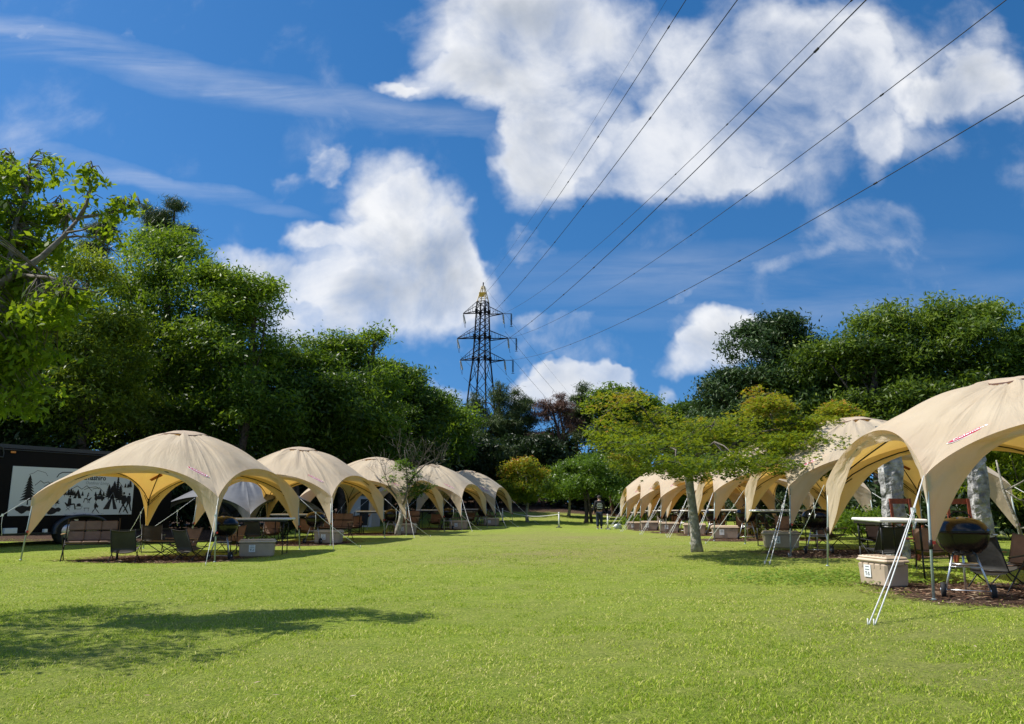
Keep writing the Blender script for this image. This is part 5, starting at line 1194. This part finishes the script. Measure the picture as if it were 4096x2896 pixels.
# ---------------------------------------------------------------- pylon and wires
def build_pylon():
    Y=150.; dy=-1.72; top=at(1933,1139,Y)
    arms={'LU':(1853,1255),'LM':(1829,1355),'LL':(1841,1441),'RU':(2012,1255),'RM':(2032,1353),'RL':(2018,1441)}
    T={k:at(*p,Y-dy if k[0]=='L' else Y+dy) for k,p in arms.items()}
    base=Vector((-6.4,Y,0)); bz=-2.
    root=empty('transmission_tower',(base.x,Y,bz),0,'tall black lattice power tower with a cream and yellow tip above the trees','power tower')
    off=root.location
    az=math.atan2(dy*2,T['RU'].x-T['LU'].x)
    cs,sn=math.cos(az),math.sin(az)
    def ctr(z):
        a=top; t=(z-bz)/(a.z-bz); return Vector((base.x+(a.x-base.x)*t,Y,z))
    def hw(z):
        zs=[bz,12,22,T['LL'].z,T['LU'].z+2,top.z]; ws=[2.7,2.35,1.95,1.28,.88,.14]
        return float(np.interp(z,zs,ws))
    def cor(z,i):
        h=hw(z); sx,sy=[(-1,-1),(1,-1),(1,1),(-1,1)][i]; c=ctr(z); return c+Vector((cs*sx*h-sn*sy*h,sn*sx*h+cs*sy*h,0))-off
    zc=T['LU'].z+2.
    mb=MB()
    levels=[bz+1,6,11,16,20.5,24.5,T['LL'].z-.2]; 
    z=T['LL'].z-.2
    while z<zc-.9: z+=1.28; levels.append(min(z,zc))
    levels[-1]=zc
    def bar(a,b,r,m=0): mb.tube([a,b],r,4,m,smooth=False)
    for a,b in zip(levels,levels[1:]):
        for i in range(4):
            bar(cor(a,i),cor(b,i),.15)
            j=(i+1)%4; bar(cor(a,i),cor(b,j),.06); bar(cor(a,j),cor(b,i),.06)
    for zz in(T['LL'].z,T['LM'].z,T['LU'].z,zc):
        for i in range(4): bar(cor(zz,i),cor(zz,(i+1)%4),.09)
        if zz<zc:
            for i in range(4): mb.box(cor(zz,i),(.55,.3,.9))
    mb.build('lattice_body',['steel'],root)
    mb=MB()
    for i in range(4): bar(cor(zc,i),cor(top.z-.3,i),.11)
    for zz in(zc+.9,zc+1.9,zc+2.8):
        for i in range(4): bar(cor(zz,i),cor(zz,(i+1)%4),.06)
    tp=mb.build('tip_cage',['steelp'],root)
    mb=MB(); c=ctr(zc+1.35)-off; mb.box(c+Vector((-.1,-.8,0)),(1.35,.08,.9)); mb.build('number_plate',['yellow'],tp)
    mb=MB(); mb.tube([ctr(top.z-.4)-off,ctr(top.z+.5)-off],.12,5); mb.build('peak',['steel'],tp)
    for k,P in T.items():
        P=P-off; s=-1 if k[0]=='L' else 1; zz=P.z+off.z
        mb=MB(); ii=(0,3) if s<0 else(1,2)
        for i in ii: bar(cor(zz,i),P,.10); bar(cor(zz+2.05,i),P+Vector((0,0,.1)),.06)
        for t in(.3,.6):
            for i in ii:
                a=cor(zz,i)*(1-t)+P*t; b=cor(zz+2.05,i)*(1-t)+P*t; bar(a,b,.035)
            bar(cor(zz,ii[0])*(1-t)+P*t,cor(zz,ii[1])*(1-t)+P*t,.04)
        if s>0: bar(P,P+Vector((1.75,0,0)),.06)
        arm=mb.build('crossarm',['steel'],root)
        # tension strings
        for sg in(1,):
            mb=MB(); d=Vector((s*.0+.55*(1 if s<0 else .5),2.0,-2.6)).normalized(); pts=[P+d*(.25*i) for i in range(9)]
            for q,pp in enumerate(pts[1:]): mb.lathe([(.0,0),(.2,.03),(.2,.1),(.06,.14)],9,pp,rot=d.to_track_quat('Z','X').to_matrix())
            mb.tube([pts[0],pts[-1]],.07,5); mb.build('insulator',['insul'],arm)
            mb=MB(); a=pts[-1]; mb.tube([P,P+Vector((.1,-.3,-1.6)),P+Vector((.4,.2,-2.9)),a+Vector((.1,.1,-.4)),a],.035,4); mb.build('jumper',['wire'],arm)
        if s>0:
            mb=MB(); q=P+Vector((1.65,0,0))
            for i in range(10): mb.lathe([(.05,0),(.2,.03),(.2,.1),(.05,.14)],8,q+Vector((0,0,-.22*i-.3)))
            mb.tube([q,q-Vector((0,0,2.6))],.06,5); mb.tube([q-Vector((.3,0,2.6)),q+Vector((.3,0,-2.6))],.05,4); mb.build('hanging_insulator',['steel'],arm)
    # conductors over the field
    az_,L_,sag,drop=.15647,279.54,11.3,-5.556
    names={'LU':'upper left arm','LM':'middle left arm','LL':'lower left arm','RU':'upper right arm','RM':'middle right arm','RL':'lower right arm'}
    d=Vector((math.sin(az_),-math.cos(az_)))
    allp=dict(T); allp['G']=top
    for k,P in allp.items():
        pts=[]
        for i in range(61):
            t=i/60; sg=sag if k!='G' else 8.5
            pts.append((P.x+d.x*L_*t,P.y+d.y*L_*t,P.z+drop*t-4*sg*t*(1-t)))
        mb=MB(); r=[.021 if k!='G' else .011]*61; mb.tube(pts,r,5)
        if k!='G':
            for t in np.arange(.2,.6,.045):
                i=int(t*60); p=Vector(pts[i]); q=Vector(pts[i+1]); dd=(q-p).normalized(); mb.tube([p-dd*.12,p+dd*.12],.045,5)
        o=mb.build('power_line',['wire']); lb='power line passing overhead from the '+names.get(k,'')+' of the tower' if k!='G' else 'thin ground wire from the tip of the tower, leftmost overhead'
        tag(o,lb,'power line',"power lines crossing the sky")
        # far side span
        Q=P+Vector((95,255,-34)); pts=[]
        for i in range(25):
            t=i/24; p=P*(1-t)+Q*t; p=p+Vector((0,0,-4*9*t*(1-t)+(-3.2*(1-t) if k!='G' else 0)))
            if k!='G': p=p+Vector((.6 if k[0]=='L' else .4,1.9,0))*(1-t)
            pts.append(p)
        mb=MB(); mb.tube(pts,.034 if k!='G' else .02,4); o=mb.build('power_line',['wire'])
        tag(o,('far power line leaving the '+names.get(k,'')+' of the tower behind the pines') if k!='G' else 'far ground wire sloping down right behind the pines','power line',"power lines crossing the sky")
build_pylon()
# ---------------------------------------------------------------- person walking away
def skin_obj(name,verts,edges,rad,mats,parent=None,sub=2,root=0):
    me=bpy.data.meshes.new(name); me.from_pydata(verts,edges,[]); o=bpy.data.objects.new(name,me); COL.objects.link(o)
    o.modifiers.new('s','SKIN'); 
    if not me.skin_vertices: 
        bpy.context.view_layer.update()
    for i,sv in enumerate(me.skin_vertices[0].data): sv.radius=rad[i] if hasattr(rad[i],'__len__') else (rad[i],rad[i]); sv.use_root=(i==root)
    m=o.modifiers.new('u','SUBSURF'); m.levels=sub; m.render_levels=sub
    bpy.context.view_layer.update(); dg=bpy.context.evaluated_depsgraph_get()
    m2=bpy.data.meshes.new_from_object(o.evaluated_get(dg)); bpy.data.objects.remove(o)
    for x in mats: m2.materials.append(M[x])
    m2.polygons.foreach_set('use_smooth',[True]*len(m2.polygons)); o=bpy.data.objects.new(name,m2); COL.objects.link(o); o.parent=parent; return o
def build_person():
    x,y=.1115*41.3,41.3; z=g1(x,y)
    root=empty('person',(x,y,z),R(0),'person in a dark cap and black jacket with white back print, walking away','person')
    # body faces +y (away). local: x right, y forward
    V=[(0,0,.92),(0,.01,1.10),(0,.0,1.30),(0,-.01,1.42),(0,.0,1.49),(0,.02,1.57),(0,.03,1.645),
       (-.09,0,.86),(-.095,.05,.48),(-.10,-.03,.09),(-.10,.09,.035),
       (.09,0,.86),(.095,.03,.48),(.10,.10,.09),(.10,.21,.04),
       (-.18,-.01,1.39),(-.25,-.02,1.13),(-.29,.05,.90),(-.295,.07,.82),
       (.18,-.01,1.39),(.25,.04,1.15),(.20,.22,1.24),(.15,.20,1.36)]
    E_=[(0,1),(1,2),(2,3),(3,4),(4,5),(5,6),(0,7),(7,8),(8,9),(9,10),(0,11),(11,12),(12,13),(13,14),(3,15),(15,16),(16,17),(17,18),(3,19),(19,20),(20,21),(21,22)]
    rr=[(.14,.10),(.14,.10),(.16,.11),(.11,.08),(.055,.055),(.075,.085),(.07,.08),.085,.06,.042,.035,.085,.06,.042,.035,.065,.048,.035,.03,.065,.048,.035,.03]
    b=skin_obj('body',V,E_,rr,['skin'],root)
    # jacket
    J=[(0,0,.90),(0,.01,1.10),(0,0,1.30),(0,-.01,1.41),(-.18,-.01,1.385),(-.255,-.02,1.13),(-.295,.05,.92),(.18,-.01,1.385),(.255,.04,1.15),(.205,.215,1.235),(0,-.03,1.47)]
    skin_obj('jacket',J,[(0,1),(1,2),(2,3),(3,4),(4,5),(5,6),(3,7),(7,8),(8,9),(3,10)],[(.185,.135),(.17,.13),(.195,.14),(.14,.10),.092,.075,.058,.092,.075,.055,(.10,.09)],['jacket'],root)
    Tn=[(0,0,.90),(-.085,0,.82),(-.095,.05,.48),(-.10,-.03,.12),(.085,0,.82),(.095,.03,.48),(.10,.10,.13)]
    skin_obj('trousers',Tn,[(0,1),(1,2),(2,3),(0,4),(4,5),(5,6)],[(.155,.12),(.115,.115),.092,.078,(.115,.115),.092,.078],['jeans'],root)
    for sx,fy in((-.1,-.03),(.1,.10)):
        mb=MB(); mb.box((sx,fy+.05,.045),(.095,.27,.075),bev=.03); mb.box((sx,fy+.05,.012),(.10,.28,.024),1,bev=.01); mb.build('shoe',['dark','post'],root)
    # cap
    mb=MB(); mb.lathe([(.098,1.60),(.105,1.63),(.10,1.68),(.075,1.725),(.03,1.742),(0,1.745)],18,(0,.03,0)); 
    mb.box((0,.14,1.615),(.15,.12,.012),bev=.005); mb.build('cap',['hair'],root)
    # face
    mb=MB(); mb.lathe([(0,0),(.012,.01),(.018,.03),(0,.05)],8,(0,.115,1.56)); 
    for s in(-1,1): mb.box((s*.088,.03,1.58),(.018,.03,.055),bev=.006); mb.box((s*.03,.108,1.60),(.022,.008,.010))
    mb.box((0,.108,1.53),(.045,.008,.008)); mb.build('face',['skin'],root)
    # hands with fingers
    def hand(c,d,curl):
        mb=MB(); c=Vector(c); d=Vector(d).normalized(); side=d.cross(Vector((0,1,0))).normalized(); n=d.cross(side)
        mb.box(c+d*.035,(.03,.075,.08),bev=.01,rot=d.to_track_quat('Z','Y').to_matrix())
        for k in range(4):
            b0=c+d*.072+n*(k-1.5)*.019; ln=(.05,.062,.058,.042)[k]; p1=b0+d*ln*.5+side*curl*.3*ln; p2=p1+d*ln*.4+side*curl*ln
            mb.tube([b0,p1,p2],[.0085,.008,.0065],6)
        mb.tube([c+d*.015+n*.03,c+d*.04+n*.055,c+d*.075+n*.058],[.010,.009,.007],6); return mb
    hand((-.297,.06,.865),(-.02,.12,-1),.5).build('hand',['skin'],root)
    hand((.165,.205,1.30),(-.2,.1,1),.7).build('hand',['skin'],root)
    # back print: three lines of brush lettering
    mb=MB()
    for i,(t,zz,sz) in enumerate((('Wild',1.31,.115),('Camp &',1.21,.105),('Grounds',1.11,.105))):
        pass
    q=random.Random(4)
    for i,zz in enumerate((1.32,1.235,1.15,1.07)):
        w=(.22,.30,.24,.26)[i]; xx=-w/2+(.0,.01,-.01,.01)[i]
        while xx<w/2:
            l=.018+.03*q.random(); h=.022+.028*q.random(); yb=-.128-.012*math.cos(xx*6)
            pts=[(xx,yb-.012,zz-h*.6),(xx+l,yb-.012,zz-h*.4),(xx+l*1.1,yb-.012,zz+h*.7),(xx+l*.2,yb-.012,zz+h*.5)]
            mb.add(pts+[(a,b+.03,c) for a,b,c in pts],[[0,1,2,3],[7,6,5,4],[0,4,5,1],[1,5,6,2],[2,6,7,3],[3,7,4,0]]); xx+=l*.9+.004
    mb.build('back_print',['post'],root)
build_person()
o=empty('phone',(.1115*41.3+.14,41.55,g1(4.6,41.3)+1.36),0,'dark phone held up by the person walking away','phone')
mb=MB(); mb.box((0,0,0),(.07,.01,.14),bev=.004); mb.build('case',['black'],o)
# ---------------------------------------------------------------- rope barrier
PO=[]
def mkpost():
    r=empty('barrier_post',(0,0,0),0,'x','post','white posts of the rope barrier')
    mb=MB(); mb.tube([(0,0,.05),(0,0,.70)],[.045,.032],10); mb.lathe([(0,.79),(.035,.775),(.045,.74),(.032,.70)],10); mb.build('shaft',['post'],r)
    mb=MB(); mb.lathe([(0,.07),(.06,.06),(.15,.035),(.16,0),(0,0)],14); mb.build('base',['black'],r); index_kids(r); return r
BP=mkpost(); ubp=[]
pp=[(-(2048-2085)/-3077*46.0,46.0),((2232-2048)/3077*40.3,40.3),((2423-2048)/3077*41.0,41.0),((2700-2048)/3077*44,44)]
lb=['white barrier post near the small maple left of the path gap','white barrier post left of the walking person','white barrier post right of the walking person','white barrier post hidden behind the far right shelters']
for (x,y),l in zip(pp,lb): place(BP,ubp,x,y,0,l)
for a,b,l in((0,1,'thin pale barrier rope across the lawn left of the walking person'),(2,3,'thin pale barrier rope running right behind the far shelters')):
    (x0,y0),(x1,y1)=pp[a],pp[b]; z0=g1(x0,y0)+.68; z1=g1(x1,y1)+.68
    mb=MB(); mb.tube([(x0+(x1-x0)*t,y0+(y1-y0)*t,z0+(z1-z0)*t-.22*math.sin(PI*t)) for t in np.linspace(0,1,13)],.014,5); o=mb.build('barrier_rope',['rope']); tag(o,l,'rope')
# white sandbag
mb=MB(); x,y=(2461-2048)/3077*41.5,41.5
q=random.Random(3); vs=[];fs=[]
for i in range(7):
    for j in range(10):
        t=PI*i/6; p=2*PI*j/10; k=.6+.7*q.random(); vs.append((.22*math.sin(t)*math.cos(p)*k,.13*math.sin(t)*math.sin(p)*k,.12+.14*math.cos(t)*k))
for i in range(6):
    for j in range(10): fs.append([i*10+j,i*10+(j+1)%10,(i+1)*10+(j+1)%10,(i+1)*10+j])
mb.add(vs,fs,0,True); o=mb.build('plastic_bag',['paper'],None,(x,y,g1(x,y))); tag(o,'crumpled white plastic bag at the far right shelter rope peg','bag')
# stone pillars
def pillar(x,y,w,h,seed,label):
    q=random.Random(seed); n=14; rows=34; vs=[];fs=[]
    for i in range(rows+1):
        z=h*i/rows
        for j in range(n):
            t=2*PI*j/n+PI/n; rr=w/2/max(abs(math.cos(t)),abs(math.sin(t)))**.85
            k=rr*(1-.12*i/rows)+ .05*mn.noise(Vector((math.cos(t)*2,math.sin(t)*2,z*2.6+seed)))+.03*mn.noise(Vector((math.cos(t)*6,math.sin(t)*6,z*9+seed)))
            vs.append((math.cos(t)*k,math.sin(t)*k*.8,z))
    for i in range(rows):
        for j in range(n): fs.append([i*n+j,i*n+(j+1)%n,(i+1)*n+(j+1)%n,(i+1)*n+j])
    fs.append([rows*n+j for j in range(n)])
    mb=MB(); mb.add(vs,fs,0,False); o=mb.build('stone_pillar',['stone'],None,(x,y,g1(x,y)-.05)); tag(o,label,'stone pillar','rough granite pillars behind the big shelter')
x,y=(3519-2048)/3077*14.9,14.6; pillar(x,y,.38,2.5,3,'rough pale granite pillar standing left of the large kettle grill')
x,y=(3850-2048)/3077*14.4,14.1; pillar(x,y,.31,2.5,8,'rough pale granite pillar standing behind the large kettle grill')
# dead branch by the right pillar
mb=MB(); b=Vector((8.5,13.4,g1(8.5,13.4)))
mb.tube([b+Vector((.25,0,.1)),b+Vector((.1,.0,.75)),b+Vector((-.06,0,1.25)),b+Vector((-.12,0,1.75))],[.03,.028,.022,.012],6)
mb.tube([b+Vector((-.05,0,1.22)),b+Vector((.2,-.05,1.35)),b+Vector((.42,-.05,1.48))],[.018,.014,.008],5)
mb.tube([b+Vector((.2,-.05,1.35)),b+Vector((.33,-.05,1.42)),b+Vector((.34,-.1,1.55))],[.012,.01,.006],5)
mb.tube([b+Vector((-.05,0,1.25)),b+Vector((.12,-.1,1.08)),b+Vector((.38,-.15,1.0))],[.015,.012,.007],5)
mb.tube([b+Vector((.12,0,.6)),b+Vector((.4,-.1,.62)),b+Vector((.55,-.1,.35)),b+Vector((.8,-.1,.2))],[.02,.018,.014,.008],5)
o=mb.build('dead_branch',['bark']); tag(o,'bare grey forked branch leaning beside the right granite pillar','branch')
# pale hut glimpsed behind the third left shelter
x,y=-7.2,38.5; r=empty('garden_hut',(x,y,g1(x,y)),R(-10),'small pale grey hut glimpsed behind the left row of shelters','hut')
mb=MB(); mb.box((0,0,.75),(1.1,1.2,1.5)); mb.build('wall',['shed'],r)
mb=MB(); mb.box((0,0,1.54),(1.35,1.4,.08),bev=.02); mb.build('roof',['trim'],r)
mb=MB(); mb.box((.18,-.605,.7),(.42,.02,1.25)); mb.build('door',['frame'],r)
# small litter and fallen leaves on the lawn
r_=random.Random(8); 
C=[];
for k in range(90):
    y=4.5+r_.random()**1.5*14; x=(r_.random()*2-1)*y*.62; C.append((x,y,g1(x,y)+.03))
rr=np.random.default_rng(4); V,Fq=leaf_quads(np.array(C),.010+.016*rr.random(len(C)),.6,rr,up=.8)
me=npmesh('fallen_leaves',V,Fq,[leafmat('dry_leaf',[(0,(.10,.05,.03)),(.5,(.45,.32,.2)),(1,(.7,.6,.48))],.1,(.3,.2,.1),.8,.1)],rr.random(len(C)))
o=bpy.data.objects.new('fallen_leaves',me); COL.objects.link(o); tag(o,'dry fallen leaves scattered over the lawn','leaves',kind='stuff')

# cartons on the trailer's side ledge
A_=Vector((-13.2,20.5)); e_=Vector((1.5,3.5)).normalized()
for d,w,h,l in((-.42,.30,.10,'flat white carton on the trailer ledge at the left edge'),(.05,.34,.14,'larger white carton on the trailer ledge'),(1.02,.10,.09,'small white tub on the trailer ledge')):
    p=A_+e_*d; mb=MB(); mb.box((0,0,h/2),(w,.09,h),bev=.006); mb.box((0,0,h+.002),(w*.9,.02,.003),1)
    o=mb.build('carton',['paper','inkgrey'],None,(p.x+.10,p.y-.04,g1(p.x,p.y)+.352),math.atan2(e_.y,e_.x)); tag(o,l,'carton')
